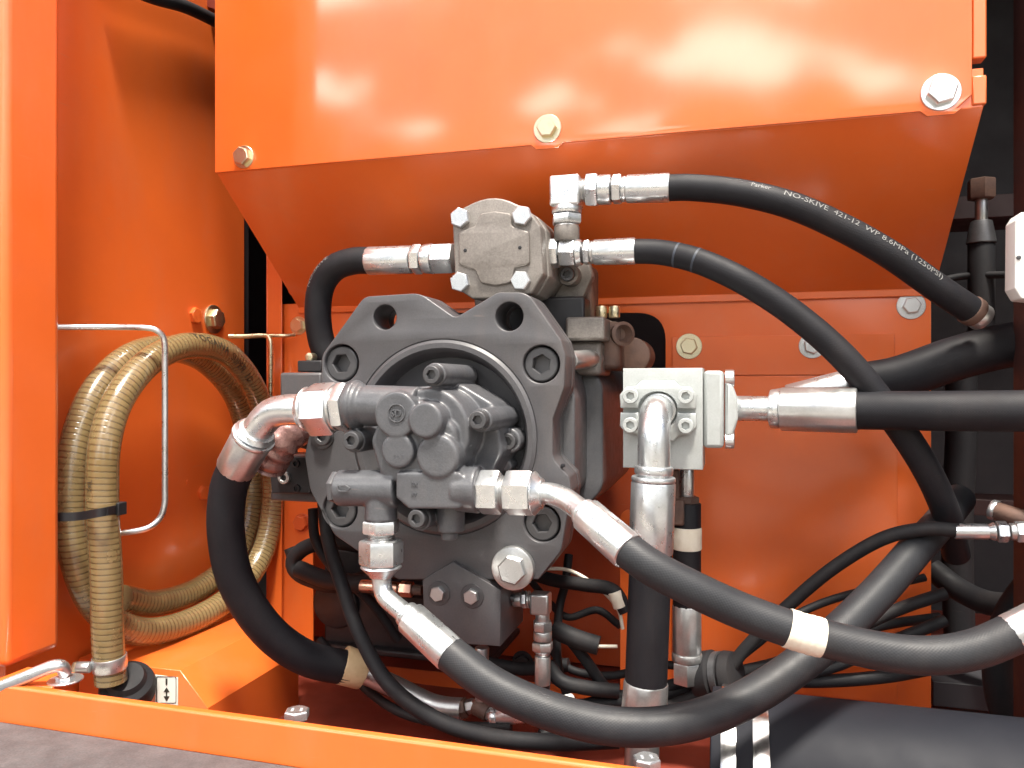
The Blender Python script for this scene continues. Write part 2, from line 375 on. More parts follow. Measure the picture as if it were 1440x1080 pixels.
def run(parent, A, B, segs):
    """fittings strung on a straight axis A-B; segs: name, from, to (fractions), radius px [, radius2], sides, material"""
    d = B - A; s = sc(A.lerp(B, 0.5)); out = []
    for nm, f0, f1, r, sides, m in segs:
        r0, r1 = r if isinstance(r, tuple) else (r, r)
        cr = 0.0; ph = 0.0; ch = 0.10; seg = sides
        if sides == 6: ph = random.uniform(-0.5, 0.5); ch = 0.13
        if sides == 'crimp': seg = 48; cr = 0.022; ch = 0.08
        if sides == 'thread':
            L = (B - A).length * (f1 - f0); n = max(2, int(L / (3.0 * s))); pr = []
            for k in range(n): pr += [(L * k / n, r0 * s), (L * (k + 0.5) / n, r0 * s * 0.9)]
            out.append(lathe(nm, m, A + d * f0, d, pr + [(L, r0 * s)], parent, 28)); continue
        out.append(cyl(nm, m, A + d * f0, A + d * f1, r0 * s, r1 * s, parent, seg, ch, ph, cr))
    return out
def path(*pts): return [at(*p) for p in pts]

def text_mesh(txt, size):
    cu = bpy.data.curves.new('tmp', 'FONT'); cu.body = txt; cu.size = size; cu.resolution_u = 2
    o = bpy.data.objects.new('tmp', cu); col.objects.link(o); bpy.context.view_layer.update()
    me = bpy.data.meshes.new_from_object(o.evaluated_get(bpy.context.evaluated_depsgraph_get()))
    bpy.data.objects.remove(o); bpy.data.curves.remove(cu); return me
def wrap_text(txt, size, pts, r, s0, m, parent, phi=0.0, squeeze=1.0, bar=None):
    """print on the side of a hose that faces the opening"""
    pth = resample(catmull(pts, 14), 0.002); me = text_mesh(txt, size)
    bm = bmesh.new(); bm.from_mesh(me); bpy.data.meshes.remove(me)
    if bar:
        x0, x1 = bar
        add_box(bm, (x0, -size * 0.12, 0), (x1, size * 0.82, 0))
    bmesh.ops.subdivide_edges(bm, edges=[e for e in bm.edges if e.calc_length() > size * 0.35], cuts=1)
    bmesh.ops.triangulate(bm, faces=bm.faces)
    for v in bm.verts:
        s = s0 + v.co.x * squeeze; i = min(max(int(s / 0.002), 1), len(pth) - 2); p = pth[i]; T = (pth[i + 1] - pth[i - 1]).normalized()
        p = p + T * (s - i * 0.002)
        Nn = -FW; Nn = (Nn - T * Nn.dot(T)).normalized(); U = Nn.cross(T)
        a = phi + (v.co.y - size * 0.35) / r
        v.co = p + (Nn * math.cos(a) + U * math.sin(a)) * (r + 0.0005)
    return finish(bm, 'lettering', m, parent)

# ================================================================== THE SETTING
YU, YR = 1.12, 1.38            # depth of the cover panel and of the bulkhead
g = box('ground', 'concrete', (-60, -60, -1.35), (60, 60, -1.25), None, 0); tag(g, None, None, kind='structure')
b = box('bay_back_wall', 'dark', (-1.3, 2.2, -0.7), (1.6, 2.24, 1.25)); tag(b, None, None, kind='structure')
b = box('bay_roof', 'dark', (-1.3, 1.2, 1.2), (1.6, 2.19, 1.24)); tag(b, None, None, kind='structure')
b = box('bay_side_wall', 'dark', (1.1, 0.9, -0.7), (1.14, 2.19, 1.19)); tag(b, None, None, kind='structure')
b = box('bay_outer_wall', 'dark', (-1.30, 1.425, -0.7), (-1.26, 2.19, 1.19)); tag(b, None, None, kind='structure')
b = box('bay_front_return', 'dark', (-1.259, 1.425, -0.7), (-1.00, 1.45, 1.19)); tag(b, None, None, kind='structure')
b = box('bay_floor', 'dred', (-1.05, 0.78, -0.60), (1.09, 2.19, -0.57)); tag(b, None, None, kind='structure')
# unseen wood added behind the camera to block low sky and fill reflections
bm = bmesh.new(); rw = random.Random(11)
for k in range(420):
    az = rw.uniform(-115, 115); d = rw.uniform(22, 34); top = 5.2 + 2.2 * math.sin(az * 0.11) + 1.3 * math.sin(az * 0.31 + 1) + rw.uniform(-1.5, 1.0)
    z = -1.25 + (top - 1.2) * rw.uniform(0, 1) ** 0.7; r = rw.uniform(1.0, 2.3)
    m4 = Matrix.Translation((d * math.sin(R(az)), -d * math.cos(R(az)), z)) @ Matrix.Rotation(rw.uniform(0, 6), 4, 'Z') @ Matrix.Diagonal((r, r, r * rw.uniform(0.7, 1.1), 1))
    g_ = bmesh.ops.create_icosphere(bm, subdivisions=2, radius=1, matrix=m4)
    for v in g_['verts']: v.co += Vector((rw.uniform(-1, 1), rw.uniform(-1, 1), rw.uniform(-1, 1))) * r * 0.16
tag(finish(bm, 'added_wood', 'leaf'), None, None, kind='stuff')

# ---- painted sheet metal
t = thing('side_panel', (-0.99, 1.1, -0.57), 'orange painted side panel behind the coiled amber hose', 'panel')
box('panel_sheet', 'orange', (-1.03, 0.862, -0.569), (-0.99, 1.42, 1.19), t)
PX = Vector((1, 0, 0))
def wall_bolt(px, py, r, m, kind='hex', wsh=True):
    p = atX(px, py, -0.99); s = sc(p); o = bolt(kind, m, p + PX * (0.003 if wsh else 0), PX, r * s, t, 0.3)
    if wsh: bolt('washer', m, p, PX, r * 1.45 * s, o, 0, 'washer')
wall_bolt(300, 449, 14, 'yzinc')
wall_bolt(274, 444, 12, 'orange', 'lowhex', False)
wall_bolt(285, 693, 11, 'orange', 'lowhex', False)
wall_bolt(264, 678, 4, 'orange', 'lowhex', False)

t = box('corner_post', 'orange', (-1.20, 0.776, -0.362), (-0.89, 0.861, 1.19), None, 0.010)
t.modifiers['bevel'].segments = 4
tag(t, 'bright orange upright door post beside the coiled hose', 'post')

t = thing('cover_panel', (-0.27, YU, 0.35), 'large glossy orange upper cover panel held by three bolts', 'panel')
zb = 0.352
def tab(px, py):
    x = at(px, py, YU).x; return [(x - 0.024, zb), (x - 0.016, zb - 0.007), (x + 0.016, zb - 0.007), (x + 0.024, zb)]
ol = [(-0.835, 1.19), (-0.835, zb)] + tab(770, 181) + tab(1322, 130) + [(0.270, zb), (0.288, zb + 0.016), (0.288, 1.19)]
plate('panel_sheet', 'gloss', [[Vector(p) for p in ol]], YU - 0.004, YU, t, 0.001)
box('edge_flange', 'orange', (0.2885, YU - 0.0025, zb + 0.062), (0.305, YU + 0.02, 1.19), t, 0.002)
box('edge_flange', 'orange', (0.2885, YU - 0.0025, zb + 0.003), (0.305, YU + 0.02, zb + 0.040), t, 0.002)
wbolt(343, 221, YU - 0.004, 16, 13, 'yzinc', t, roll=0.2)
wbolt(770, 181, YU - 0.004, 20, 14, 'yzinc', t, roll=0.5)
wbolt(1323, 130, YU - 0.004, 26, 20, 'zinc', t, roll=0.75)

t = thing('sloped_panel', (-0.27, YU, 0.15), 'deep orange panel sloping inward beneath the large cover panel', 'panel')
bm = bmesh.new()
prof = [(YU + 0.001, zb + 0.05), (YU + 0.001, zb), (YR - 0.006, 0.152), (YR - 0.006, 0.14), (YR - 0.003, 0.14), (YR - 0.003, 0.1535), (YU + 0.005, zb + 0.002), (YU + 0.005, zb + 0.05)]
va = [bm.verts.new((-0.835, y, z)) for y, z in prof]; vb = [bm.verts.new((0.302, y, z)) for y, z in prof]
bm.faces.new(va); bm.faces.new(vb)
for i in range(len(prof)): j = (i + 1) % len(prof); bm.faces.new((va[i], va[j], vb[j], vb[i]))
finish(bm, 'panel_sheet', 'orange', t, 25, 0.001)
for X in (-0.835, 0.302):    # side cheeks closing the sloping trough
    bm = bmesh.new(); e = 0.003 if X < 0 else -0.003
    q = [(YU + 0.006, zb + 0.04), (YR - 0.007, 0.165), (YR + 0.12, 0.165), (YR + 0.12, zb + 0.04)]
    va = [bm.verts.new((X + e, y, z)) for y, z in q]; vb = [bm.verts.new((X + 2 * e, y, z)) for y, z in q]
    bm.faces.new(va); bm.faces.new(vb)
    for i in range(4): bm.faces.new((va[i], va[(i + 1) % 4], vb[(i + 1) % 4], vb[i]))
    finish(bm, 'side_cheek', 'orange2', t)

t = thing('bulkhead_panel', (-0.27, YR, -0.55), 'orange bulkhead sheet behind the pump with a dark cut-out and bolts', 'panel')
hole = fillet(poly(YR, (560, 440), (936, 440), (936, 700), (872, 720), (872, 1010), (440, 935), (440, 760), (560, 720)), [0.03, 0.05, 0.02, 0.02, 0.02, 0.02, 0.02, 0.02], 8)
ol = [Vector(p) for p in ((-0.90, 0.16), (-0.90, -0.545), (0.298, -0.545), (0.298, 0.16))]
plate('panel_sheet', 'orange', [ol, hole], YR, YR + 0.004, t, 0.0008)
box('edge_flange', 'orange', (-0.9035, YR - 0.012, -0.545), (-0.9005, YR + 0.02, 0.33), t, 0.001)
box('edge_flange', 'orange', (-0.90, YR - 0.0125, -0.545), (-0.868, YR - 0.009, 0.33), t, 0.001)
pbox('doubler_plate', 'orange', 945, 474, 1258, 527, YR - 0.0035, YR - 0.0005, t, 0.001)
pbox('doubler_plate', 'orange', 945, 529, 1262, 990, YR - 0.0025, YR - 0.0003, t, 0.001)
wbolt(969, 487, YR - 0.0035, 18, 12, 'yzinc', t); wbolt(1142, 486, YR - 0.0035, 18, 12, 'zinc', t); wbolt(1281, 430, YR, 19, 12, 'zinc', t)
wbolt(420, 458, YR, 13, 10, 'yzinc', t); wbolt(415, 406, YR, 11, 9, 'orange2', t); wbolt(425, 735, YR, 13, 11, 'orange2', t)
wbolt(735, 930, YR, 15, 11, 'black', t)

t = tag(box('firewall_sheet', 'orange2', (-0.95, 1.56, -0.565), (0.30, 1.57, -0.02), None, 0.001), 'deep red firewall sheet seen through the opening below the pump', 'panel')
t = thing('dark_filler', at(500, 920, 1.3), 'black block added to darken the space below and behind the pump flange', 'frame')  # dark mass added to keep the space under the pump dark
pbox('web', 'black', 455, 770, 600, 925, 1.28, 1.36, t, 0.006); pbox('foot', 'black', 450, 905, 690, 940, 1.26, 1.45, t, 0.004)
cyl('tube', 'black', at(470, 850, 1.27), at(470, 850, 1.27) + VY * 0.2, 0.045, None, t)

# lower left: hump over the frame rail
t = thing('frame_cover', at(300, 990, 0.99), 'orange folded sheet cover with sloping side below the amber hose coil', 'cover')
yf, yb = 0.985, 1.235
pr = [xz(20, 908, yf), xz(185, 928, yf), xz(253, 943, yf), xz(292, 996, yf), xz(292, 1120, yf), xz(20, 1120, yf)]
pr[0].y = pr[1].y = pr[2].y
plate('cover_sheet', 'orange', [[Vector((max(p.x, -0.985), p.y)) for p in pr]], yf, yb, t, 0.0015)
st = pbox('warning_label', 'sticker', 218, 949, 250, 992, yf - 0.0012, yf - 0.0002, None, 0.0003)
tag(st, 'small white label with black bar and double arrow on the frame cover', 'label')
def flat(nm, m, pts, Y, parent, th=0.0004): return plate(nm, m, [[xz(a, b, Y) for a, b in pts]], Y - th, Y, parent, 0.00005)
ys = yf - 0.0015
flat('arrow_mark', 'dink', [(233, 954), (235.5, 954), (235.5, 963), (233, 963)], ys, st)
flat('arrow_mark', 'dink', [(234.3, 966.5), (238.5, 973), (235.3, 973), (235.3, 979), (238.5, 979), (234.3, 986), (230.2, 979), (233.3, 979), (233.3, 973), (230.2, 973)], ys, st)
plate('border_line', 'dink', [fillet(poly(ys, (220, 951), (248, 951), (248, 989), (220, 989)), 0.003), fillet(poly(ys, (220.8, 951.8), (247.2, 951.8), (247.2, 988.2), (220.8, 988.2)), 0.003)], ys - 0.0003, ys, st, 0.00004)

# front sill, step tread, its bolts
t = thing('front_sill', (-0.3, 0.75, -0.40), 'bright orange sill strip along the front edge of the bay', 'sill')
box('sill_strip', 'orange', (-1.25, 0.740, -0.412), (0.9, 0.752, -0.365), t, 0.003)
p = at(92, 955, 0.80); box('latch_tab', 'orange', (p.x - 0.06, 0.7525, -0.369), (p.x + 0.028, 0.80, -0.3655), t, 0.001)
t = tag(box('rail_ledge', 'dred', (-0.72, 0.76, -0.53), (1.0, 0.90, -0.470), None, 0.002), 'dark red ledge directly behind the orange sill', 'ledge')
for px, py, r, lab in ((411, 1008, 18, 'silver hex bolt poking up behind the sill near the frame cover'), (908, 1076, 20, 'silver hex bolt poking up behind the sill beside the vertical hose')):
    t = thing('sill_bolt', at(px, py + 18, 0.80), lab, 'bolt', 'bolts behind the sill')
    p = at(px, py, 0.80); s = sc(p); z0 = -0.4695
    zt = at(px, py - 4, 0.80).z
    cyl('shank', 'zincd', Vector((p.x, 0.81, z0)), Vector((p.x, 0.81, zt - r * s * 0.55)), r * s * 0.62, None, t, 24)
    bolt('hex', 'zinc', Vector((p.x, 0.81, zt - r * s * 0.56)), VZ, r * s, t, 0.35, 'head')
t = box('step_tread', 'tread', (-1.6, 0.30, -0.47), (1.0, 0.7392, -0.4075), None, 0.004)
tag(t, 'worn grey rubber step strip below the orange sill', 'step')
bm = bmesh.new()
t = thing('hook_rod', at(90, 950, 0.775), 'bent silver rod ending at a washer on the sill corner', 'rod')
tube('rod', 'zinc', path((-60, 1000, 0.74), (-10, 972, 0.745), (40, 951, 0.75), (72, 938, 0.758), (86, 937, 0.765), (92, 946, 0.772)), 9 * sc(at(50, 950, 0.76)), t, 16)
p = at(92, 951, 0.775); s = sc(p); wa = bolt('washer', 'zinc', Vector((p.x, p.y, -0.3653)), VZ, 23 * s, t, 0, 'washer')
bolt('lowhex', 'zinc', Vector((p.x, p.y, -0.3653 + 2.0 * s)), VZ, 12 * s, t, 0.2, 'nut')

# right hand side of the bay
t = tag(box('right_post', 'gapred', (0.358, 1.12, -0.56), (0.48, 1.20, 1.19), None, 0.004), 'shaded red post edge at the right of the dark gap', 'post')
t = thing('white_housing', at(1440, 420, 1.08), 'white plastic housing edge beside the shaded right post', 'housing')
plate('shell', 'white', [fillet(poly(1.08, (1428, 310), (1436, 298), (1500, 298), (1500, 425), (1436, 420), (1427, 405)), 0.004)], 1.08, 1.118, t, 0.002)
ccyl('button', 'dgrey', 1433, 362, 3, 1.078, 1.081, t)
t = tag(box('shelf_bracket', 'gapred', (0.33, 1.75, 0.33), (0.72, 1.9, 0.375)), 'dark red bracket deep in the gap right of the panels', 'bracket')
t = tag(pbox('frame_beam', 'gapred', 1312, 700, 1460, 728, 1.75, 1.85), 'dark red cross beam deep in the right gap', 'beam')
t = tag(pbox('lower_beam', 'dark', 1312, 958, 1480, 1010, 1.42, 1.55), 'dark lower beam behind the large rubber pipe at right', 'beam')
t = thing('gap_hose', at(1378, 480, 1.5), 'dim black hose with dull fitting hanging deep in the right gap', 'hose')
A = at(1380, 252, 1.5); B = at(1380, 470, 1.5)
run(t, A, B, [('coupling', 0, 0.13, 18, 6, 'rust'), ('stem', 0.13, 0.27, 8, 24, 'zincd'), ('ferrule', 0.27, 0.42, (14, 19), 32, 'dgrey'), ('hose', 0.42, 1, 17, 24, 'rubber')])
t = thing('roof_strip', at(250, 10, 1.15), 'black rubber strip curving across the top of the side panel', 'strip')
tube('strip', 'rubber', [atX(150, -30, -0.965), atX(215, -4, -0.965), atX(262, 10, -0.965), atX(312, 34, -0.965)], 9 * sc(at(250, 10, 1.2)), t, 16)
plate('lining', 'dred', [poly(1.3, (150, -80), (200, -20), (262, -2), (330, 24), (330, -80))], 1.3, 1.31, t, 0.001)

# ================================================================== MAIN PUMP
t = thing('hydraulic_pump', at(621, 800, 1.0), 'dark grey main pump with notched mounting flange and four socket bolts', 'pump')
Yf = 1.0
oute = fillet(poly(Yf, (512, 417), (590, 412), (640, 447), (700, 411), (742, 411), (789, 478), (795, 500), (793, 545), (777, 590), (777, 645), (800, 670), (803, 690), (789, 775), (757, 815), (560, 815), (470, 752), (436, 690), (428, 640), (452, 540), (452, 500)),
              [.02, .04, .012, .02, .03, .01, .02, .02, .02, .02, .01, .02, .02, .004, .004, .02, .04, .04, .03, .025])
c0 = xz(621, 615, Yf); s0 = sc(at(621, 615, Yf))
big = circ(c0, 138 * s0, 96)
bpos = [(480, 511), (761, 512), (478, 716), (762, 736)]
holes = [circ(xz(541, 446, Yf), 18 * s0, 32), circ(xz(716, 445, Yf), 20 * s0, 32)]
cb = []
for px, py in bpos:
    rr = 27 * sc(at(px, py, Yf)); cb.append(circ(xz(px, py, Yf), rr, 36))
plate('mounting_flange', 'grey', [oute, big] + holes + cb, Yf, Yf + 0.052, t, 0.0016)
plate('flange_back', 'grey', [fillet(oute, 0), circ(c0, 100 * s0, 64)] + holes, Yf + 0.053, Yf + 0.070, t, 0.001)
lathe('locating_ring', 'grey', Vector((c0[0], Yf - 0.002, c0[1])), VY, [(0.034, 113 * s0), (0.012, 120 * s0), (0.002, 124 * s0), (0.0, 126 * s0), (0.0, 133 * s0), (0.003, 137.6 * s0), (0.04, 137.6 * s0)], t, 96)
lathe('recess_face', 'recess', Vector((c0[0], Yf + 0.030, c0[1])), VY, [(0, 124 * s0), (0.02, 124 * s0)], t, 96)
for px, py in bpos:
    sbolt(px, py, Yf + 0.006, 25, 'dgrey', t)
ccyl('washer_plate', 'zincd', 720, 800, 31, Yf - 0.012, Yf - 0.0005, t, 48, 0.08)
bolt('hex', 'zincd', at(722, 800, Yf - 0.012), Vector((0, -1, 0)), 20 * s0, t, 0.3)
sbolt(452, 614, Yf - 0.012, 13, 'dgrey', t); ccyl('washer', 'dgrey', 452, 614, 18, Yf - 0.004, Yf - 0.0002, t)
ccyl('stop_pin', 'black', 791, 655, 3, Yf - 0.001, Yf + 0.004, t)
# body behind
body = fillet(poly(1.07, (470, 500), (560, 460), (700, 460), (800, 520), (808, 560), (808, 690), (770, 730), (560, 740), (470, 690)), 0.03)
plate('pump_body', 'cast', [body], 1.071, 1.165, t, 0.004)
body = fillet(poly(1.166, (500, 500), (818, 500), (848, 540), (848, 690), (800, 735), (520, 735)), 0.04)
plate('rear_housing', 'cast', [body], 1.166, 1.50, t, 0.004)
# top rear manifold and the stud seen in its window
pbox('manifold', 'iron', 795, 446, 850, 478, 1.12, 1.26, t, 0.004)
pbox('manifold', 'iron', 800, 480, 845, 528, 1.14, 1.24, t, 0.006)
pbox('manifold_ear', 'rust', 842, 452, 872, 520, 1.17, 1.30, t, 0.008)
cyl('stud', 'zincd', at(800, 507, 1.075), at(838, 504, 1.16), 14 * s0, None, t)
for px in (846, 864):
    p = at(px, 447, 1.2); cyl('bolt_head', 'yzinc', p, p + VZ * 0.018, 9 * s0, None, t, 24)
lathe('port_ring', 'rust', at(872, 470, 1.18), Vector((0.5, -0.8, 0)), [(-0.02, 14 * s0), (0.012, 19 * s0), (0.014, 14 * s0), (0.0, 9 * s0)], t)
ccyl('rear_cap', 'rust', 888, 500, 26, 1.22, 1.30, t)
cyl('rear_pipe', 'rust', at(845, 480, 1.25), at(905, 506, 1.25), 14 * s0, None, t)
# lower manifold block under the flange
blk = poly(0.992, (594, 816), (637, 790), (704, 830), (703, 909), (640, 905), (597, 888))
plate('port_block', 'grey', [blk], 0.992, 1.11, t, 0.0012)
wbolt(617, 834, 0.992, 17, 11, 'zincd', t, mw='dgrey'); wbolt(664, 838, 0.992, 17, 11, 'zincd', t, mw='dgrey')
p = at(720, 855, 1.045); bolt('socket', 'dgrey', at(704, 855, 0.992) + Vector((0.0, 0.05, 0)), VX, 5 * s0, t)
# side blocks at the left
pbox('solenoid', 'grey', 393, 524, 452, 560, 1.05, 1.14, t, 0.004)
pbox('solenoid_cap', 'black', 418, 507, 452, 523, 1.07, 1.13, t, 0.002)
ccyl('cap_bolt', 'yzinc', 434, 502, 6, 1.08, 1.095, t)
sb = fillet(poly(1.04, (366, 652), (376, 642), (436, 642), (436, 694), (382, 694), (380, 672)), 0.003)
plate('side_block', 'black', [sb], 1.04, 1.12, t, 0.0015)
sbolt(398, 672, 1.035, 9, 'zincd', t); sbolt(415, 652, 1.037, 6, 'black', t); sbolt(416, 687, 1.037, 6, 'black', t); sbolt(372, 658, 1.037, 6, 'black', t)
pbox('side_arm', 'grey', 380, 690, 470, 708, 1.06, 1.12, t, 0.003)

# ================================================================== PILOT GEAR PUMP on the flange
t = thing('gear_pump', at(600, 760, 0.9), 'grey cast gear pump with clover bosses bolted inside the flange ring', 'pump')
ccyl('gear_housing', 'cast', 603, 606, 61, 0.896, 1.028, t, 64, 0.09)
ccyl('rear_spigot', 'cast', 640, 604, 66, 0.985, 1.03, t, 64, 0.05)
# clover bosses
for px, py, r, y0 in ((597, 591, 26, 0.866), (558, 634, 25, 0.873), (614, 642, 32, 0.873)):
    ccyl('cover_boss', 'cast', px, py, r, y0, 0.93, t, 48, 0.16)
bm_pts = fillet(poly(0.895, (545, 570), (600, 560), (645, 600), (650, 660), (600, 690), (540, 670), (525, 620)), 0.02)
plate('cover_web', 'cast', [bm_pts], 0.884, 0.95, t, 0.006)
ccyl('badge_boss', 'cast', 556, 583, 33, 0.872, 0.95, t, 48, 0.10)
# raised SD mark in a ring
p = at(558, 581, 0.8715); s = sc(p)
plate('badge_ring', 'cast', [circ((p.x, p.z), 13 * s, 36), circ((p.x, p.z), 12.0 * s, 36)], 0.8702, 0.8722, t, 0.0002)
me = text_mesh('SD', 14 * s); bm = bmesh.new(); bm.from_mesh(me); bpy.data.meshes.remove(me)
ex = bmesh.ops.extrude_face_region(bm, geom=bm.faces[:]); bmesh.ops.translate(bm, verts=[v for v in ex['geom'] if isinstance(v, bmesh.types.BMVert)], vec=(0, 0, 0.0022))
bmesh.ops.transform(bm, matrix=Matrix.Translation((p.x - 9.2 * s, 0.8722, p.z - 4.9 * s)) @ Matrix.Rotation(R(90), 4, 'X'), verts=bm.verts)
finish(bm, 'badge_letters', 'cast', t)
# inlet arm
yA = 0.905
run(t, at(492, 569, yA), at(590, 573, yA), [('inlet_collar', 0, 0.13, (34, 36), 40, 'cast'), ('inlet_neck', 0.13, 0.22, (33, 29), 40, 'cast'), ('inlet_arm', 0.22, 1, 29, 40, 'cast')])
# bolt bosses running back to the flange
for px, py, yb in ((606, 527, 1.02), (671, 591, 1.02), (493, 620, 1.02), (585, 730, 1.02)):
    ccyl('bolt_boss', 'cast', px + 5, py, 17, 0.897, yb, t, 32, 0.08)
    ccyl('washer', 'dgrey', px + 2, py, 15, 0.891, 0.8968, t, 32)
    sbolt(px, py, 0.877, 13, 'dgrey', t)
sbolt(713, 621, 0.972, 12, 'dgrey', t); ccyl('bolt_boss', 'cast', 715, 620, 18, 0.99, 1.03, t); ccyl('bolt_boss', 'cast', 712, 655, 8, 1.0, 1.03, t)
# outlet manifold below
yB = 0.90
A = at(468, 686, yB); B = at(676, 688, yB)
run(t, A, B, [('end_plug', 0, 0.045, 24, 6, 'cast'), ('outlet_barrel', 0.045, 0.46, 26, 40, 'cast'), ('outlet_collar', 0.84, 1.0, (30, 33), 40, 'cast')])
plate('outlet_block', 'cast', [fillet(poly(0.876, (556, 664), (646, 664), (654, 672), (654, 708), (646, 716), (575, 716), (556, 700)), 0.004)], 0.876, 0.96, t, 0.003)
plate('plug_mark', 'cast', [fillet(poly(0.873, (474, 682), (486, 682), (494, 687), (486, 692), (474, 692)), 0.003), fillet(poly(0.873, (476, 684), (486, 684), (491, 687), (486, 690), (476, 690)), 0.002)], 0.8725, 0.8745, t, 0.0003)
for txt, px, py, sz in (('2X', 578, 684, 9), ('97', 578, 699, 9), ('4CM', 552, 645, 8)):
    yy = 0.8758 if py > 660 else 0.8678
    p = at(px, py, yy); s = sc(p); me = text_mesh(txt, sz * s); bm = bmesh.new(); bm.from_mesh(me); bpy.data.meshes.remove(me)
    ex = bmesh.ops.extrude_face_region(bm, geom=bm.faces[:]); bmesh.ops.translate(bm, verts=[v for v in ex['geom'] if isinstance(v, bmesh.types.BMVert)], vec=(0, 0, 0.0009))
    bmesh.ops.transform(bm, matrix=Matrix.Translation(p) @ Matrix.Rotation(R(90), 4, 'X'), verts=bm.verts); finish(bm, 'cast_lettering', 'cast', t)
p = at(536, 690, yB); s = sc(p)
cyl('outlet_tee', 'cast', p, at(536, 731, yB), 22 * s, 23 * s, t, 40, 0.05)
p = at(634, 705, 0.92); cyl('drain_boss', 'cast', p, at(634, 747, 0.92), 20 * s, 19 * s, t, 40, 0.06); cyl('drain_plug', 'cast', at(632, 747, 0.92), at(632, 758, 0.92), 12 * s, None, t, 24)
plate('mount_web', 'cast', [fillet(poly(0.93, (560, 545), (640, 540), (690, 570), (700, 640), (660, 720), (560, 720), (520, 640)), 0.02)], 0.95, 1.025, t, 0.004)

def merge_casting(root, names, new, m, voxel, it):
    """one casting: its bosses and arms flow into each other with cast fillets"""
    bm = bmesh.new()
    for o in [c for c in root.children if c.name.split('.')[0] in names]:
        tm = o.data.copy(); tm.transform(W[o]); bm.from_mesh(tm); bpy.data.meshes.remove(tm); bpy.data.objects.remove(o)
    c = root.location.copy(); bmesh.ops.translate(bm, verts=bm.verts, vec=-c)
    me = bpy.data.meshes.new(new); bm.to_mesh(me); bm.free(); me.materials.append(M[m])
    o = link(new, me, Matrix.Translation(c), root)
    r = o.modifiers.new('remesh', 'REMESH'); r.mode = 'VOXEL'; r.voxel_size = voxel; r.use_smooth_shade = True
    q = o.modifiers.new('smooth', 'SMOOTH'); q.factor = 0.5; q.iterations = it
    return o
merge_casting(t, ('gear_housing', 'rear_spigot', 'cover_boss', 'cover_web', 'badge_boss', 'inlet_collar', 'inlet_neck', 'inlet_arm', 'bolt_boss', 'outlet_barrel', 'outlet_collar', 'outlet_block', 'outlet_tee', 'drain_boss', 'mount_web'), 'pump_casting', 'cast', 0.0013, 7)

# ================================================================== UPPER PUMP HEAD
t = thing('regulator_head', at(700, 430, 1.06), 'bare iron pump head with four bright hex bolts above the flange', 'pump head')
Yh = 1.045
arc = [(644 + 104 * k / 10, 296 - 20 * math.sin(math.pi * k / 10) + 4 * k / 10) for k in range(11)]
ol = [xz(a, b_, Yh) for a, b_ in [(636, 312)] + arc + [(760, 318), (764, 385), (748, 412), (716, 420), (664, 420), (640, 404)]]
plate('cover', 'iron', [fillet(ol, 0.006)], Yh, Yh + 0.028, t, 0.003)
plate('head_body', 'iron', [fillet([v + Vector((0.002, 0)) for v in ol], 0.006)], Yh + 0.029, Yh + 0.115, t, 0.003)
oct_ = poly(Yh - 0.004, (676, 300), (696, 297), (718, 300), (720, 318), (744, 326), (745, 372), (724, 376), (718, 398), (697, 402), (676, 398), (668, 380), (645, 372), (645, 326), (668, 318))
plate('raised_pad', 'iron', [fillet(oct_, 0.006)], Yh - 0.005, Yh + 0.002, t, 0.0022)
for px, py in ((654, 352), (731, 348)): ccyl('pin_hole', 'black', px, py, 2.6, Yh - 0.0056, Yh - 0.004, t, 16)
for px, py, rl in ((648, 307, .1), (735, 304, .3), (648, 397, .2), (733, 395, .45)):
    p = at(px, py, Yh); bolt('hex', 'zinc', p + VY * 0.001, Vector((0, -1, 0)), 14.5 * sc(p), t, rl)
plate('mount_plate', 'iron', [fillet(poly(1.10, (640, 330), (812, 340), (822, 380), (808, 412), (770, 442), (650, 442)), 0.012)], 1.162, 1.19, t, 0.003)
sbolt(797, 385, 1.125, 10, 'dgrey', t); ccyl('bolt_boss', 'iron', 798, 385, 16, 1.135, 1.165, t)
pbox('riser', 'black', 690, 420, 822, 470, 1.13, 1.20, t, 0.004)
pbox('riser_side', 'rust', 806, 372, 832, 452, 1.175, 1.24, t, 0.006)
p = at(797, 340, 1.10); cyl('port_boss', 'iron', p, at(797, 318, 1.10), 18 * sc(p), None, t)

# ================================================================== HOSES AND FITTINGS
def px_r(r, p): return r * sc(p)
# --- left suction-side delivery: big elbow from the gear pump, hose swinging down
t = thing('hose_assembly', at(340, 800, 0.95), 'thick black hose with pinkish ferrule and silver elbow left of the gear pump', 'hose', 'hydraulic hoses')
run(t, at(492, 573, yA), at(424, 577, yA), [('adapter', 0.0, 0.24, 36, 6, 'zinc'), ('washer', 0.24, 0.30, 32, 32, 'zincd'), ('swivel_nut', 0.30, 0.82, 38, 6, 'zinc'), ('nut_collar', 0.82, 1.0, (33, 27), 32, 'zinc')])
pp = path((428, 577, yA), (408, 576, yA), (385, 580, yA + .002), (369, 594, yA + .005), (355, 615, yA + .01), (346, 632, yA + .015))
tube('elbow_tube', 'zinc', pp, px_r(22, pp[0]), t, 28)
A, B = at(362, 604, 0.912), at(331, 659, 0.93)
run(t, A, B, [('ferrule_ring', 0.0, 0.12, (26, 29), 32, 'zinc'), ('ferrule_ring', 0.14, 0.22, 31, 32, 'zinc'), ('ferrule', 0.24, 1.0, (29, 28), 'crimp', 'zincd')])
h = [B.lerp(A, 0.1)] + path((321, 690, .935), (318, 750, .945), (333, 820, .965), (375, 885, 1.0), (430, 925, 1.04), (492, 940, 1.08))
tube('hose', 'hose2', h, px_r(26, B), t, 28)
A, B = at(480, 934, 1.075), at(512, 945, 1.095)
cyl('tape_band', 'tape2', A, B, px_r(27, A), px_r(25, A), t)
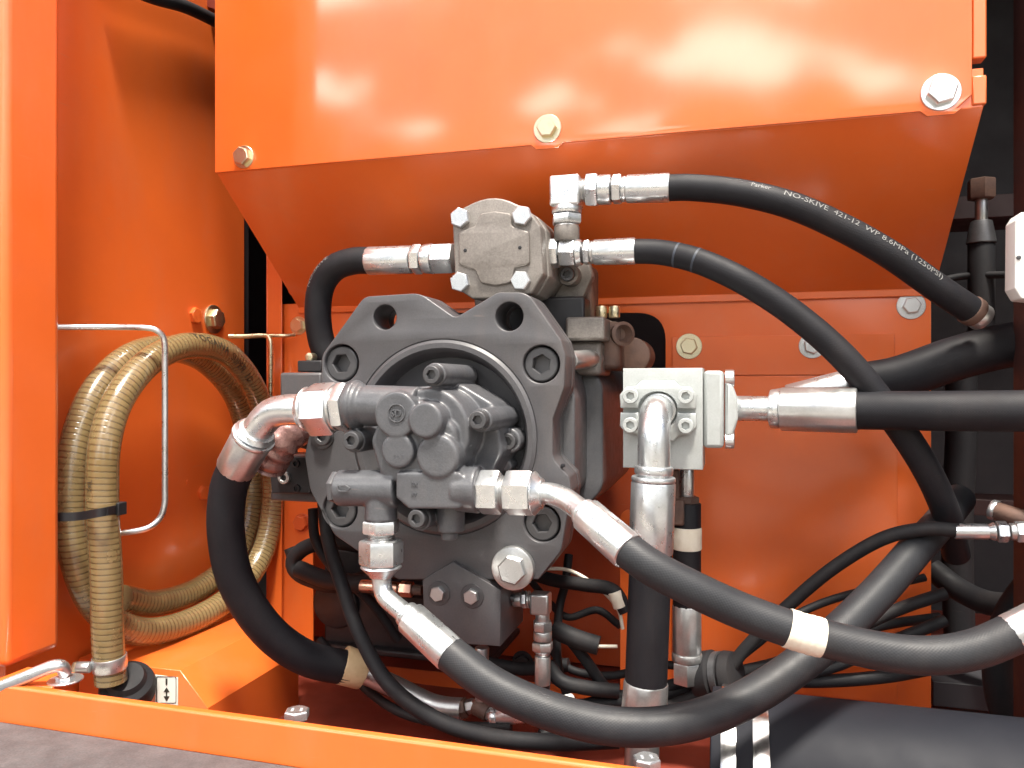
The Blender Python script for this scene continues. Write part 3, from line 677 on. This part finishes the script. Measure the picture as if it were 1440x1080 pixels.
h = [B - (B - A) * 0.2] + path((560, 968, 1.12), (600, 988, 1.13), (625, 995, 1.13), (650, 997, 1.13))
tube('end_tube', 'zincd', h, px_r(15, B), t, 24)
run(t, at(640, 998, 1.13), at(668, 992, 1.13), [('swivel_nut', 0, 0.6, 14, 6, 'rust'), ('adapter', 0.6, 1, 10, 6, 'zincd')])

# --- hose from the tee, swinging down and away to the right
t = thing('hose_assembly', at(800, 1040, 0.9), 'woven black hose dropping from the tee and sweeping under the vertical pipe', 'hose', 'hydraulic hoses')
run(t, at(536, 731, yB), at(536, 812, yB), [('adapter', 0, 0.24, 26, 6, 'zinc'), ('thread', 0.24, 0.34, 19, 'thread', 'zincd'), ('swivel_nut', 0.34, 0.78, 31, 6, 'zinc'), ('nut_collar', 0.78, 1.0, (29, 17), 32, 'zinc')])
A, B = at(570, 862, 0.885), at(634, 921, 0.86)
h = path((536, 806, yB), (537, 822, yB), (542, 838, .897), (554, 850, .892)) + [A.lerp(B, 0.15)]
tube('bent_tube', 'zinc', h, px_r(13.5, h[0]), t, 24)
run(t, A, B, [('ferrule_ring', 0, 0.10, 19, 32, 'zinc'), ('ferrule', 0.12, 1.0, (24, 25), 'crimp', 'zinc')])
h = [A.lerp(B, 0.9)] + path((690, 962, .85), (760, 995, .85), (840, 1018, .86), (920, 1022, .875), (1000, 1005, .90), (1080, 965, .94), (1160, 905, .99), (1230, 838, 1.05), (1290, 770, 1.12), (1322, 735, 1.17), (1350, 700, 1.24))
tube('hose', 'hose', h, px_r(24, A), t, 28)

# --- hose from the outlet to the right
t = thing('hose_assembly', at(1150, 920, 0.86), 'woven black hose with cream tape wrap running right from gear pump outlet', 'hose', 'hydraulic hoses')
run(t, at(675, 692, yB), at(764, 694, yB), [('adapter', 0, 0.34, 32, 6, 'zinc'), ('thread', 0.34, 0.42, 24, 'thread', 'zincd'), ('swivel_nut', 0.42, 0.84, 32, 6, 'zinc'), ('nut_collar', 0.84, 1.0, (31, 22), 32, 'zinc')])
A, B = at(818, 718, 0.865), at(884, 776, 0.83)
h = path((752, 694, yB), (772, 694, yB), (792, 700, .89), (808, 711, .878)) + [A.lerp(B, 0.15)]
tube('bent_tube', 'zinc', h, px_r(15.5, h[0]), t, 24)
run(t, A, B, [('ferrule_ring', 0, 0.08, 21, 32, 'zinc'), ('ferrule', 0.10, 1.0, (26, 27), 'crimp', 'zinc')])
h3 = [A.lerp(B, 0.9)] + path((915, 797, .83), (970, 826, .835), (1040, 858, .845), (1110, 884, .85), (1160, 898, .855), (1240, 916, .86), (1310, 922, .865), (1370, 913, .87), (1420, 893, .875), (1470, 868, .88))
tube('hose', 'hose', h3, px_r(24, A), t, 32)
q3 = resample(catmull(h3, 14), 0.002)
i0 = min(range(len(q3)), key=lambda i: (q3[i] - at(1106, 883, .85)).length); i1 = min(range(len(q3)), key=lambda i: (q3[i] - at(1160, 898, .855)).length)
tube('tape_wrap', 'tape', q3[i0:i1], px_r(24, A) * 1.045, t, 36, 0.002, False, rfn=lambda s, i: 1 + 0.012 * math.sin(i * 1.7) + 0.008 * math.sin(i * 0.6))
A, B = at(1420, 893, .875), at(1475, 866, .88)
run(t, A, B, [('ferrule', 0.02, 1, (28, 28), 'crimp', 'zinc')])

# --- upper printed hose
t = thing('hose_assembly', at(1150, 300, 1.12), 'black printed hose arching from the square elbow across the sloped panel', 'hose', 'hydraulic hoses')
yE = 1.10
p = at(797, 272, yE); s = sc(p)
box('elbow_block', 'zinc', (p.x - 21 * s, yE - 19 * s, p.z - 20 * s), (p.x + 21 * s, yE + 19 * s, p.z + 22 * s), t, 0.003)
run(t, at(797, 290, yE), at(797, 322, yE), [('elbow_ring', 0, 0.35, 21, 32, 'zinc'), ('jam_nut', 0.36, 0.82, 22, 6, 'zinc'), ('stub', 0.82, 1.0, 17, 32, 'zincd')])
A, B = at(815, 268, yE), at(942, 264, yE)
run(t, A, B, [('thread', 0, 0.08, 17, 'thread', 'zincd'), ('swivel_nut', 0.08, 0.22, 25, 6, 'zinc'), ('nut_collar', 0.22, 0.36, 21, 32, 'zinc'), ('gap_ring', 0.36, 0.375, 17, 32, 'dgrey'), ('hex_shoulder', 0.375, 0.475, 21, 6, 'zinc'), ('neck', 0.475, 0.53, 18, 32, 'zinc'), ('ferrule', 0.53, 1.0, (19.5, 20), 'crimp', 'zinc')])
h4 = [A.lerp(B, 0.93)] + path((975, 264, 1.10), (1040, 271, 1.10), (1110, 288, 1.10), (1180, 318, 1.11), (1250, 357, 1.12), (1320, 406, 1.14), (1368, 438, 1.16))
r4 = px_r(18.5, B)
tube('hose', 'hose2', h4, r4, t, 28)
s = sc(at(1080, 275, 1.1))
wrap_text('Parker', 10 * s, h4, r4, 121 * s, 'ink', t, 0.55, 1.0)
wrap_text('NO-SKIVE  421-12  WP 8.6MPa (1250PSI)', 12.5 * s, h4, r4, 165 * s, 'ink', t, 0.50, 1.10)
run(t, at(1362, 434, 1.158), at(1382, 448, 1.17), [('end_ring', 0, 0.5, 21, 32, 'rust'), ('ferrule', 0.5, 1, 19, 32, 'zincd')])

# --- middle hose
t = thing('hose_assembly', at(1200, 520, 1.1), 'black hose with blue paint marks looping from pump head down right', 'hose', 'hydraulic hoses')
yM = 1.10
A, B = at(768, 357, yM), at(894, 353, yM)
run(t, A, B, [('adapter', 0, 0.15, 21, 6, 'zinc'), ('swivel_nut', 0.16, 0.34, 20, 6, 'zinc'), ('nut_collar', 0.34, 0.41, (20, 18), 32, 'zinc'), ('gap_ring', 0.41, 0.43, 15, 32, 'dgrey'), ('hex_shoulder', 0.43, 0.50, 18, 6, 'zinc'), ('neck', 0.50, 0.54, 16, 32, 'zincd'), ('ferrule', 0.54, 1.0, (17.5, 18.5), 'crimp', 'zinc')])
h5 = [A.lerp(B, 0.93)] + path((930, 355, 1.10), (985, 368, 1.09), (1050, 398, 1.08), (1120, 444, 1.08), (1190, 506, 1.08), (1250, 580, 1.09), (1300, 655, 1.11), (1330, 720, 1.14), (1345, 780, 1.20))
r5 = px_r(17.5, B)
tube('hose', 'hose2', h5, r5, t, 28)
q5 = resample(catmull(h5, 14), 0.002); 
for i, dx in enumerate((33, 47)):
    T = (q5[dx + 1] - q5[dx]).normalized(); cyl('paint_mark', 'bluemark', q5[dx], q5[dx] + T * 0.003, r5 * 1.008, None, t, 28, 0.0)

# --- hose leaving the pump head to the left
t = thing('hose_assembly', at(445, 500, 1.1), 'black hose hooking left from the pump head and down behind the flange', 'hose', 'hydraulic hoses')
A, B = at(640, 363, yM), at(518, 367, yM)
run(t, A, B, [('adapter', 0, 0.24, 23, 6, 'zinc'), ('nut_collar', 0.24, 0.36, (21, 20), 32, 'zinc'), ('hex_shoulder', 0.37, 0.48, 21, 6, 'zinc'), ('ferrule', 0.485, 1.0, (19.5, 20), 'crimp', 'zinc')])
h6 = [A.lerp(B, 0.93)] + path((498, 367, 1.10), (470, 377, 1.10), (452, 402, 1.105), (447, 440, 1.11), (452, 480, 1.12), (466, 520, 1.13), (474, 600, 1.16))
r6 = px_r(19, B); tube('hose', 'hose2', h6, r6, t, 28)
wrap_text('NO-SKIVE', 10 * sc(B), list(reversed(h6[:5])), r6, 0.038, 'ink', t, 0.9, 1.0)

# --- silver flange block with the vertical pipe
t = thing('flange_block', at(930, 660, 1.08), 'silver painted port block with split flange clamps and round-head socket bolts', 'block')
yK = 1.06
a = at(876, 518, yK); b = at(988, 661, yK)
s = sc(at(930, 580, yK)); cK = xz(926, 577, yK)
plate('block', 'silver', [[Vector((a.x, a.z)), Vector((b.x, a.z)), Vector((b.x, b.z)), Vector((a.x, b.z))], circ(cK, 24 * s, 40)], yK, yK + 0.09, t, 0.0012)
for sg in (-1, 1):      # two clamp halves
    pts = []
    for k in range(15): th = math.pi * k / 14; pts.append((30 + 5 * math.sin(th)) * Vector((math.cos(th), 0.0)) + Vector((0, (31 + 6) * math.sin(th) * 0.98)))
    outp = [Vector((52, 3)), Vector((53, 22)), Vector((44, 33)), Vector((30, 34)), Vector((22, 42)), Vector((-22, 42)), Vector((-30, 34)), Vector((-44, 33)), Vector((-53, 22)), Vector((-52, 3)), Vector((-27, 3))]
    inn = [Vector((-27 * math.cos(k * math.pi / 12), 3 + 24 * math.sin(k * math.pi / 12))) for k in range(1, 13)]
    loop = [Vector((cK.x + q.x * s, cK.y + sg * q.y * s)) for q in outp + inn]
    plate('clamp_half', 'silver', [loop], yK - 0.012, yK - 0.0004, t, 0.0018)
for px, py in ((886, 557), (964, 557), (886, 598), (964, 599)): sbolt(px, py, yK - 0.028, 11, 'silver', t)
cyl('flange_seat', 'zincd', at(926, 577, yK - 0.006), at(926, 577, yK - 0.006) + VY * 0.03, 25 * s, None, t)
# side port
a = at(989, 521, yK + 0.01); b = at(1022, 631, yK + 0.01)
box('side_flange', 'silver', (a.x, yK + 0.012, b.z), (b.x - 0.004, yK + 0.085, a.z), t, 0.005)
plate('side_boss', 'silver', [fillet(poly(yK + 0.02, (1019, 535), (1030, 540), (1037, 560), (1038, 590), (1031, 612), (1019, 618)), 0.004)], yK + 0.02, yK + 0.075, t, 0.004)
for py in (532, 619):
    for yy in (yK + 0.03, yK + 0.075):
        p = at(1020, py, yK + 0.03); p = Vector((p.x, yy, p.z)); bolt('socket', 'zinc', p, VX, 12 * sc(p), t)

t = thing('hose_assembly', at(905, 1010, 1.0), 'fat black upright hose with long silver ferrules under the port block', 'hose', 'hydraulic hoses')
pc = at(926, 577, yK); 
h = [pc + VY * 0.004, pc - VY * 0.02, pc + Vector((0, -0.040, -0.004)), pc + Vector((0.0, -0.055, -0.020)), pc + Vector((0.0, -0.060, -0.045)), pc + Vector((0, -0.060, -0.075))]
h.append(Vector((h[-1].x, h[-1].y, h[-1].z - 0.015)))
tube('elbow_tube', 'zinc', h, px_r(21.5, pc), t, 32)
yV = pc.y - 0.060; vx = h[-1].x
def vp(py, dx=0.0): q = at(911, py, yV); return Vector((vx + dx, yV, q.z))
A, B = vp(655), vp(778, -0.004)
run(t, A, B, [('ferrule_ring', 0, 0.10, 27, 40, 'zinc'), ('ferrule_ring', 0.12, 0.18, 31, 40, 'zinc'), ('ferrule', 0.18, 1.0, (31, 31), 'crimp', 'zinc')])
C_ = vp(960, -0.010); D_ = vp(1014, -0.013); E_ = vp(1120, -0.018)
tube('hose', 'hose2', [B.lerp(A, 0.05), B.lerp(C_, 0.5), C_], px_r(29.5, B), t, 32)
run(t, C_.lerp(B, 0.01), D_, [('ferrule', 0, 1, (31, 32), 'crimp', 'zincd')])
cyl('end_tube', 'zincd', D_, E_, px_r(24, D_), None, t)

t = thing('hose_assembly', at(1200, 580, 1.1), 'fat black hose with silver ferrule leaving the port block to the right', 'hose', 'hydraulic hoses')
yS = yK + 0.048
A, B = at(1034, 574, yS), at(1206, 577, yS - 0.03)
run(t, A, B, [('tube', 0, 0.33, 18, 32, 'zinc'), ('ferrule_ring', 0.30, 0.39, 28, 40, 'zinc'), ('ferrule', 0.39, 1.0, (31, 31.5), 'crimp', 'zincd')])
tube('hose', 'hose2', [B.lerp(A, 0.05), at(1320, 578, yS - 0.05), at(1480, 578, yS - 0.07)], px_r(27, B), t, 32, smooth=False)
t = thing('hose_assembly', at(1300, 520, 1.25), 'black hose with tapered ferrule rising behind the fat horizontal hose', 'hose', 'hydraulic hoses')
A, B = at(1085, 562, 1.22), at(1196, 541, 1.22)
run(t, A, B, [('ferrule_ring', 0, 0.2, 14, 32, 'zincd'), ('ferrule', 0.2, 1.0, (17, 22), 32, 'zinc')])
tube('hose', 'hose2', [B.lerp(A, 0.05)] + path((1260, 532, 1.22), (1340, 505, 1.22), (1420, 485, 1.22), (1500, 478, 1.22)), px_r(30, B), t, 28)

# --- second upright hose, behind
t = thing('hose_assembly', at(965, 950, 1.18), 'upright hose behind the fat one with cream tape near its top', 'hose', 'hydraulic hoses')
yW = 1.16
def wp(py): return Vector((at(966, 800, yW).x, yW, at(966, py, yW).z))
run(t, wp(655), wp(960), [('tube', 0, 0.16, 10, 28, 'zinc'), ('nut', 0.14, 0.20, 17, 6, 'rust'), ('hose', 0.17, 0.66, 19.5, 32, 'hose2'), ('tape_wrap', 0.28, 0.385, 20.5, 32, 'tape'), ('ferrule', 0.64, 0.86, 20, 'crimp', 'zincd'), ('ferrule_ring', 0.86, 0.90, 21, 32, 'zincd'), ('swivel_nut', 0.90, 1.0, 21, 6, 'zincd')])
t = thing('hose_bracket', at(950, 740, 1.13), 'rusty pipe bracket tucked between the two upright hoses', 'bracket')
pbox('bracket_arm', 'rust', 938, 702, 962, 740, 1.135, 1.16, t, 0.003); pbox('bracket_leg', 'rust', 930, 660, 955, 706, 1.14, 1.155, t, 0.003)
pbox('tag_plate', 'tape', 940, 722, 947, 736, 1.131, 1.134, t, 0.0005)

# --- small elbow fitting on the port block and its line
t = thing('hose_assembly', at(762, 960, 1.05), 'small steel elbow with stacked nuts and thin black line beside port block', 'hose', 'hydraulic hoses')
yQ = 1.05
run(t, at(722, 843, yQ), at(752, 843, yQ), [('adapter', 0, 0.4, 10, 32, 'zincd'), ('jam_nut', 0.4, 0.65, 12, 6, 'zincd'), ('ring', 0.68, 0.78, 12, 32, 'zincd'), ('stub', 0.78, 1, 9, 32, 'zincd')])
p = at(761, 849, yQ); s = sc(p); box('elbow_block', 'zincd', (p.x - 14 * s, yQ - 12 * s, p.z - 14 * s), (p.x + 13 * s, yQ + 12 * s, p.z + 16 * s), t, 0.003)
run(t, at(763, 862, yQ), at(763, 962, yQ), [('stem', 0, 0.12, 10, 32, 'zincd'), ('jam_nut', 0.11, 0.25, 14, 6, 'zincd'), ('collar', 0.25, 0.38, 13, 32, 'zincd'), ('swivel_nut', 0.40, 0.53, 15, 6, 'zincd'), ('neck', 0.53, 0.60, (12, 9), 32, 'zincd'), ('ferrule', 0.60, 1.0, 11, 'crimp', 'zincd')])
tube('hose', 'rubber', path((763, 958, yQ), (763, 985, yQ + .01), (772, 1010, yQ + .02), (800, 1030, yQ + .05)), 11 * s, t, 20)
t = thing('cross_fitting', at(700, 1010, 1.1), 'small steel tee fitting with slanted sleeve low behind the sweeping hose', 'fitting')
run(t, at(668, 992, 1.12), at(700, 1010, 1.11), [('body', 0, 0.6, 12, 32, 'rust'), ('nut', 0.5, 1, 10, 6, 'zincd')])
cyl('stem', 'zincd', at(678, 910, 1.12), at(676, 985, 1.12), 11 * s, 9 * s, t)
run(t, at(692, 1010, 1.11), at(806, 988, 1.10), [('ring', 0, 0.08, 13, 32, 'zinc'), ('sleeve', 0.08, 0.6, (12, 16), 32, 'zinc'), ('tape_end', 0.75, 1.0, 12, 32, 'white')])
t = thing('copper_fitting', at(550, 830, 1.06), 'small copper coloured fitting entering the side of the port block', 'fitting')
run(t, at(508, 824, 1.05), at(594, 830, 1.05), [('tube', 0, 0.62, 9, 28, 'copper'), ('nut', 0.65, 0.85, 11, 6, 'copper'), ('stem', 0.62, 1.0, 7, 28, 'rust')])
t = thing('wrapped_elbow', at(400, 640, 1.0), 'pink crinkled wrapped pipe elbow behind the large silver elbow', 'pipe')
tube('sleeve', 'foil', path((425, 598, 1.02), (412, 604, 1.0), (398, 618, 0.985), (384, 640, 0.985), (378, 652, 0.99)), px_r(25, at(400, 620, 1.0)), t, 40, 0.003, rfn=lambda s, i: 1 + 0.07 * math.sin(i * 1.3) + 0.05 * math.sin(i * 3.1 + 1))
lathe('rim', 'rust', at(432, 600, 1.03), Vector((1, -0.6, 0.2)), [(0, 34 * s), (0.004, 35 * s), (0.006, 30 * s)], t)

# --- thin lines at lower right
def line(label, pts, r, ends=(), m='rubber', name='thin_hose'):
    t = thing(name, pts[len(pts) // 2], label, 'hose', 'thin lines'); tube('hose', m, pts, r * sc(pts[0]), t, 18); return t
t = line('thin black line arching to a silver end fitting at the right', path((1348, 746, 1.10), (1300, 744, 1.10), (1240, 758, 1.11), (1170, 800, 1.13), (1105, 855, 1.15), (1050, 910, 1.16), (1022, 945, 1.16), (985, 975, 1.16), (900, 1010, 1.17)), 10)
run(t, at(1342, 747, 1.10), at(1462, 748, 1.10), [('ferrule', 0, 0.40, 11, 'crimp', 'zinc'), ('neck', 0.40, 0.48, (10, 13), 32, 'zinc'), ('swivel_nut', 0.50, 0.63, 15, 6, 'zinc'), ('ring', 0.65, 0.72, 12, 32, 'zincd'), ('adapter', 0.72, 1, 15, 6, 'zinc')])
line('thin black line leaving the bundle below the arching one, upper branch', path((1330, 834, 1.25), (1260, 858, 1.24), (1180, 895, 1.23), (1100, 930, 1.22), (1020, 950, 1.2), (940, 975, 1.18), (850, 990, 1.15), (790, 992, 1.12)), 9)
line('thin black line leaving the bundle along the bulkhead, middle branch', path((1330, 872, 1.26), (1260, 900, 1.25), (1170, 938, 1.24), (1090, 955, 1.22), (1010, 965, 1.2), (930, 988, 1.18), (840, 1005, 1.16), (760, 1035, 1.1)), 8.5)
line('thin black line sagging lowest below the taped hose', path((1310, 940, 1.3), (1240, 952, 1.26), (1150, 958, 1.24), (1070, 955, 1.22), (1010, 958, 1.21), (930, 995, 1.2), (860, 1015, 1.2)), 9)
line('slim black hose curling from behind the flange down along the sill', path((455, 700, 1.12), (462, 760, 1.1), (480, 820, 1.06), (505, 890, 1.03), (545, 960, 1.0), (610, 1010, .98), (690, 1036, .97), (780, 1044, .97), (870, 1040, .98)), 9.5)
line('black cable looping left below the flange', path((520, 812, 1.22), (470, 822, 1.22), (425, 810, 1.22), (412, 790, 1.22), (430, 770, 1.22), (470, 762, 1.22), (520, 770, 1.23)), 11)
line('black cable running level behind the copper fitting', path((420, 800, 1.2), (460, 815, 1.19), (520, 822, 1.18), (600, 830, 1.2)), 12)
line('black harness curving right below the flange with cream tag', path((730, 800, 1.22), (775, 815, 1.2), (820, 822, 1.18), (862, 830, 1.17), (880, 860, 1.17)), 9)
line('black plug lead slanting down beside the small elbow', path((780, 880, 1.16), (800, 898, 1.16), (825, 930, 1.16), (850, 965, 1.17), (880, 985, 1.18)), 8)
line('black lead with bare pale end pointing at the fat upright hose', path((780, 885, 1.15), (810, 898, 1.14), (842, 908, 1.14)), 13)
line('pale bare wire tip beyond the black lead', path((840, 909, 1.14), (868, 909, 1.14)), 2.5, m='tape', name='wire')
line('thin pale wire curving out from behind the flange', path((760, 800, 1.2), (800, 802, 1.2), (840, 825, 1.19), (868, 855, 1.18), (876, 885, 1.18)), 2.5, m='tape', name='wire')
line('black lead sagging left of the fat upright hose near the bolt', path((772, 935, 1.15), (790, 958, 1.14), (830, 968, 1.14), (870, 972, 1.15)), 10)
t = tag(cyl('wire_tag', 'tape', at(864, 832, 1.165), at(872, 854, 1.165), 0.010, None, None, 24), 'small cream tag band on the harness beside the upright hose', 'tag')
t = thing('cable_grommet', at(1000, 990, 1.17), 'round black rubber grommet ring gathering the thin lines', 'grommet')
Ax = Vector((0.9, -0.35, 0.25))
p = at(1008, 950, 1.17); s = sc(p); lathe('ring', 'rubber', p, Ax, [(-0.035, 22 * s), (-0.028, 33 * s), (-0.004, 35 * s), (0.0, 30 * s), (0.012, 30 * s), (0.016, 33 * s), (0.030, 31 * s), (0.034, 20 * s)], t, 40)
lathe('band', 'dgrey', p, Ax, [(0.001, 30 * s), (0.0015, 32.5 * s), (0.0105, 32.5 * s), (0.011, 30 * s)], t, 40)
t = thing('corner_fitting', at(1430, 720, 1.15), 'rusty round fitting with pale rim above the silver end fitting', 'fitting')
run(t, at(1394, 716, 1.17), at(1470, 740, 1.13), [('rim', 0, 0.12, 15, 32, 'zinc'), ('body', 0.1, 1, 13, 32, 'rust')])

line('dim black hose dropping straight down inside the right gap', path((1350, 480, 1.6), (1352, 600, 1.6), (1346, 760, 1.6), (1352, 980, 1.6)), 20)
line('dim black hose slanting across the right gap behind the end fitting', path((1310, 800, 1.48), (1350, 830, 1.45), (1400, 850, 1.4), (1470, 845, 1.35)), 16)
line('black hose curving round the lower right corner of the gap', path((1470, 800, 1.3), (1425, 860, 1.3), (1405, 930, 1.3), (1420, 1010, 1.3), (1470, 1050, 1.3)), 22)
line('thin dim cable crossing the upper part of the right gap', path((1320, 395, 1.5), (1360, 388, 1.5), (1440, 386, 1.45)), 5)
line('slim black cable drooping between flange and port block to left', path((440, 715, 1.16), (444, 760, 1.16), (470, 800, 1.17), (520, 845, 1.2), (560, 900, 1.22)), 7)
line('black corrugated lead hugging the left foot of the pump', path((408, 770, 1.26), (420, 800, 1.26), (450, 822, 1.25), (500, 826, 1.24)), 9)
line('slim black lead rising behind the small elbow to the flange', path((800, 780, 1.24), (795, 820, 1.22), (786, 860, 1.2), (784, 930, 1.18), (800, 985, 1.16)), 6)
line('black lead running from the white sleeve along the bulkhead foot', path((790, 1000, 1.14), (850, 985, 1.16), (930, 968, 1.18), (1000, 948, 1.19)), 9)
line('thin black lead crossing low behind the sweeping hose', path((1000, 960, 1.2), (1080, 935, 1.22), (1160, 905, 1.24), (1240, 880, 1.3), (1320, 868, 1.36)), 7)

line('thin black cable fanning left from the grommet toward the small elbow', path((1000, 945, 1.18), (930, 935, 1.2), (860, 950, 1.2), (800, 940, 1.2), (770, 905, 1.22)), 6)
line('thin black cable hanging in a loop right of the port block', path((745, 815, 1.25), (775, 850, 1.24), (800, 868, 1.24), (840, 858, 1.24), (872, 880, 1.22)), 5)
line('slim black cable trailing below the tan taped hose end', path((450, 900, 1.2), (500, 955, 1.16), (560, 1000, 1.12), (640, 1020, 1.1), (720, 1022, 1.1)), 6)
line('thin black cable rising steeply from the grommet toward the bulkhead edge', path((1015, 945, 1.18), (1065, 905, 1.22), (1110, 870, 1.26), (1180, 840, 1.3), (1300, 812, 1.36)), 6)
line('black cable bundle stub crossing behind the port block foot', path((600, 905, 1.22), (660, 925, 1.2), (730, 940, 1.2), (800, 935, 1.2)), 9)

# --- big rubber pipe with band clamps, lower right
t = thing('rubber_pipe', at(1200, 1080, 1.0), 'very large black rubber pipe with two bright band clamps', 'pipe')
yP = 1.06; zc = at(1084, 993, yP - 0.03).z - 0.105
def pp_(px): q = at(px, 1000, yP - 0.09); return Vector((q.x, yP, zc))
cyl('pipe', 'pipe', pp_(998), pp_(1560), 0.105, None, t, 64, 0.03)
for px0, px1 in ((1012, 1036), (1058, 1084)):
    a, b = pp_(px0), pp_(px1); L = (b - a).length
    c = lathe('band_clamp', 'chrome', a, b - a, [(0, 0.1055), (0.001, 0.1085), (L * 0.5, 0.1092), (L - 0.001, 0.1085), (L, 0.1055)], t, 96)
for k in (-1, 1):
    q = pp_(1024) + Vector((0.012 * k, -0.1085 * 0.93, 0.1085 * 0.37)); bolt('hex', 'zinc', q, Vector((0, -0.93, 0.37)), 0.0075, t)

# --- amber coil on the side panel
t = thing('amber_hose_coil', atX(200, 890, -0.92), 'coiled ribbed amber hose printed in black hanging on the side panel', 'hose coil')
c1 = [(156, 958, -.868), (152, 900, -.868), (149, 800, -.868), (144, 700, -.870), (148, 620, -.872), (170, 556, -.875), (214, 506, -.878), (268, 486, -.88), (322, 500, -.882), (360, 552, -.885), (381, 630, -.888), (384, 710, -.89), (368, 780, -.893), (326, 838, -.897), (262, 876, -.902), (196, 888, -.908), (140, 858, -.915), (108, 790, -.922), (98, 710, -.928), (106, 626, -.932), (134, 552, -.935), (180, 504, -.937), (232, 490, -.94), (288, 508, -.943), (332, 560, -.945), (352, 640, -.945), (352, 720, -.945), (328, 786, -.945), (280, 828, -.945), (220, 848, -.945), (170, 842, -.945)]
cp = [atX(*q) for q in c1]; rc = 21.5 * sc(cp[2])
per = 0.0092
tube('hose', 'clear', cp, rc, t, 28, 0.004)
wrap_text('TOGAWA  SUPER  10', 15 * sc(cp[8]), cp[6:12], rc * 1.02, 0.085, 'dink', t, 0.45, 1.0)
wrap_text('TXL', 10 * sc(cp[3]), cp[1:6], rc * 1.02, 0.215, 'dink', t, 0.3, 1.0)
t = thing('hose_clip', atX(150, 930, -0.87), 'silver worm-drive clip on the lower end of the amber hose', 'clip')
p0, p1 = cp[0].lerp(cp[1], 0.30), cp[0].lerp(cp[1], 0.62)
cyl('band', 'zinc', p0, p1, rc * 1.07, None, t, 40, 0.05)
pm = p0.lerp(p1, 0.5) + Vector((-0.004, -rc * 1.0, 0.0)) + RT * (-rc * 0.7)
cyl('screw_housing', 'zincd', pm - RT * 0.010, pm + RT * 0.008, 0.008, None, t, 20); bolt('hex', 'yzinc', pm - RT * 0.010, -RT, 0.0085, t)
t = thing('rubber_boot', atX(160, 970, -0.87), 'black rubber boot where the amber hose enters the frame', 'grommet')
lathe('boot', 'rubber', cp[0] + Vector((0.002, 0.03, -0.018)), Vector((0.35, -0.55, 0.9)), [(-0.02, 0.036), (0.0, 0.039), (0.010, 0.036), (0.015, 0.028), (0.024, 0.024)], t, 40)
t = thing('cable_tie', atX(150, 720, -0.85), 'black cable tie strapping the amber hose runs together', 'cable tie')
tp = [atX(*q) for q in ((70, 727, -.93), (84, 727, -.905), (110, 726, -.885), (140, 721, -.846), (160, 717, -.846), (172, 714, -.862))]
bm = bmesh.new()
for i in range(len(tp)): pass
T_ = catmull(tp, 8); rows = []
for i, q in enumerate(T_):
    d = (T_[min(i + 1, len(T_) - 1)] - T_[max(i - 1, 0)]).normalized(); n_ = VZ.cross(d).normalized()
    if n_.y > 0: n_ = -n_
    rows.append([bm.verts.new(q + VZ * 0.006 + n_ * 0.001), bm.verts.new(q - VZ * 0.006 + n_ * 0.001), bm.verts.new(q - VZ * 0.006 - n_ * 0.001), bm.verts.new(q + VZ * 0.006 - n_ * 0.001)])
for a, b in zip(rows, rows[1:]):
    for k in range(4): bm.faces.new((a[k], a[(k + 1) % 4], b[(k + 1) % 4], b[k]))
bm.faces.new(rows[0]); bm.faces.new(rows[-1])
finish(bm, 'strap', 'black', t)
p = atX(168, 715, -0.850); box('buckle', 'black', p - Vector((0.006, 0.008, 0.009)), p + Vector((0.006, 0.008, 0.009)), t, 0.001)
t = thing('wire_hanger', atX(230, 600, -0.85), 'long bent steel rod hanger holding the amber coil to the panel', 'hanger')
hp = [atX(*q) for q in ((50, 460, -.975), (100, 460, -.945), (160, 460, -.90), (205, 461, -.856), (222, 466, -.842), (231, 480, -.838), (232, 520, -.838), (232, 600, -.838), (232, 680, -.838), (231, 712, -.838), (222, 732, -.845), (200, 745, -.858), (150, 751, -.90), (100, 750, -.945), (50, 748, -.975))]
tube('rod', 'zinc', hp, 4.2 * sc(hp[5]), t, 14, 0.003)
t = thing('wire_hanger', at(380, 500, 1.33), 'short bent steel rod hook beside the dark slot right of the coil', 'hanger')
tube('rod', 'yzinc', path((322, 473, 1.32), (345, 473, 1.33), (372, 472, 1.34), (379, 476, 1.34), (381, 490, 1.34), (381, 530, 1.34), (380, 580, 1.34)), 3.4 * sc(at(380, 500, 1.33)), t, 14, 0.003)
tube('cross_rod', 'yzinc', path((378, 472, 1.342), (400, 472, 1.35), (415, 471, 1.366)), 2.6 * sc(at(380, 500, 1.33)), t, 12)
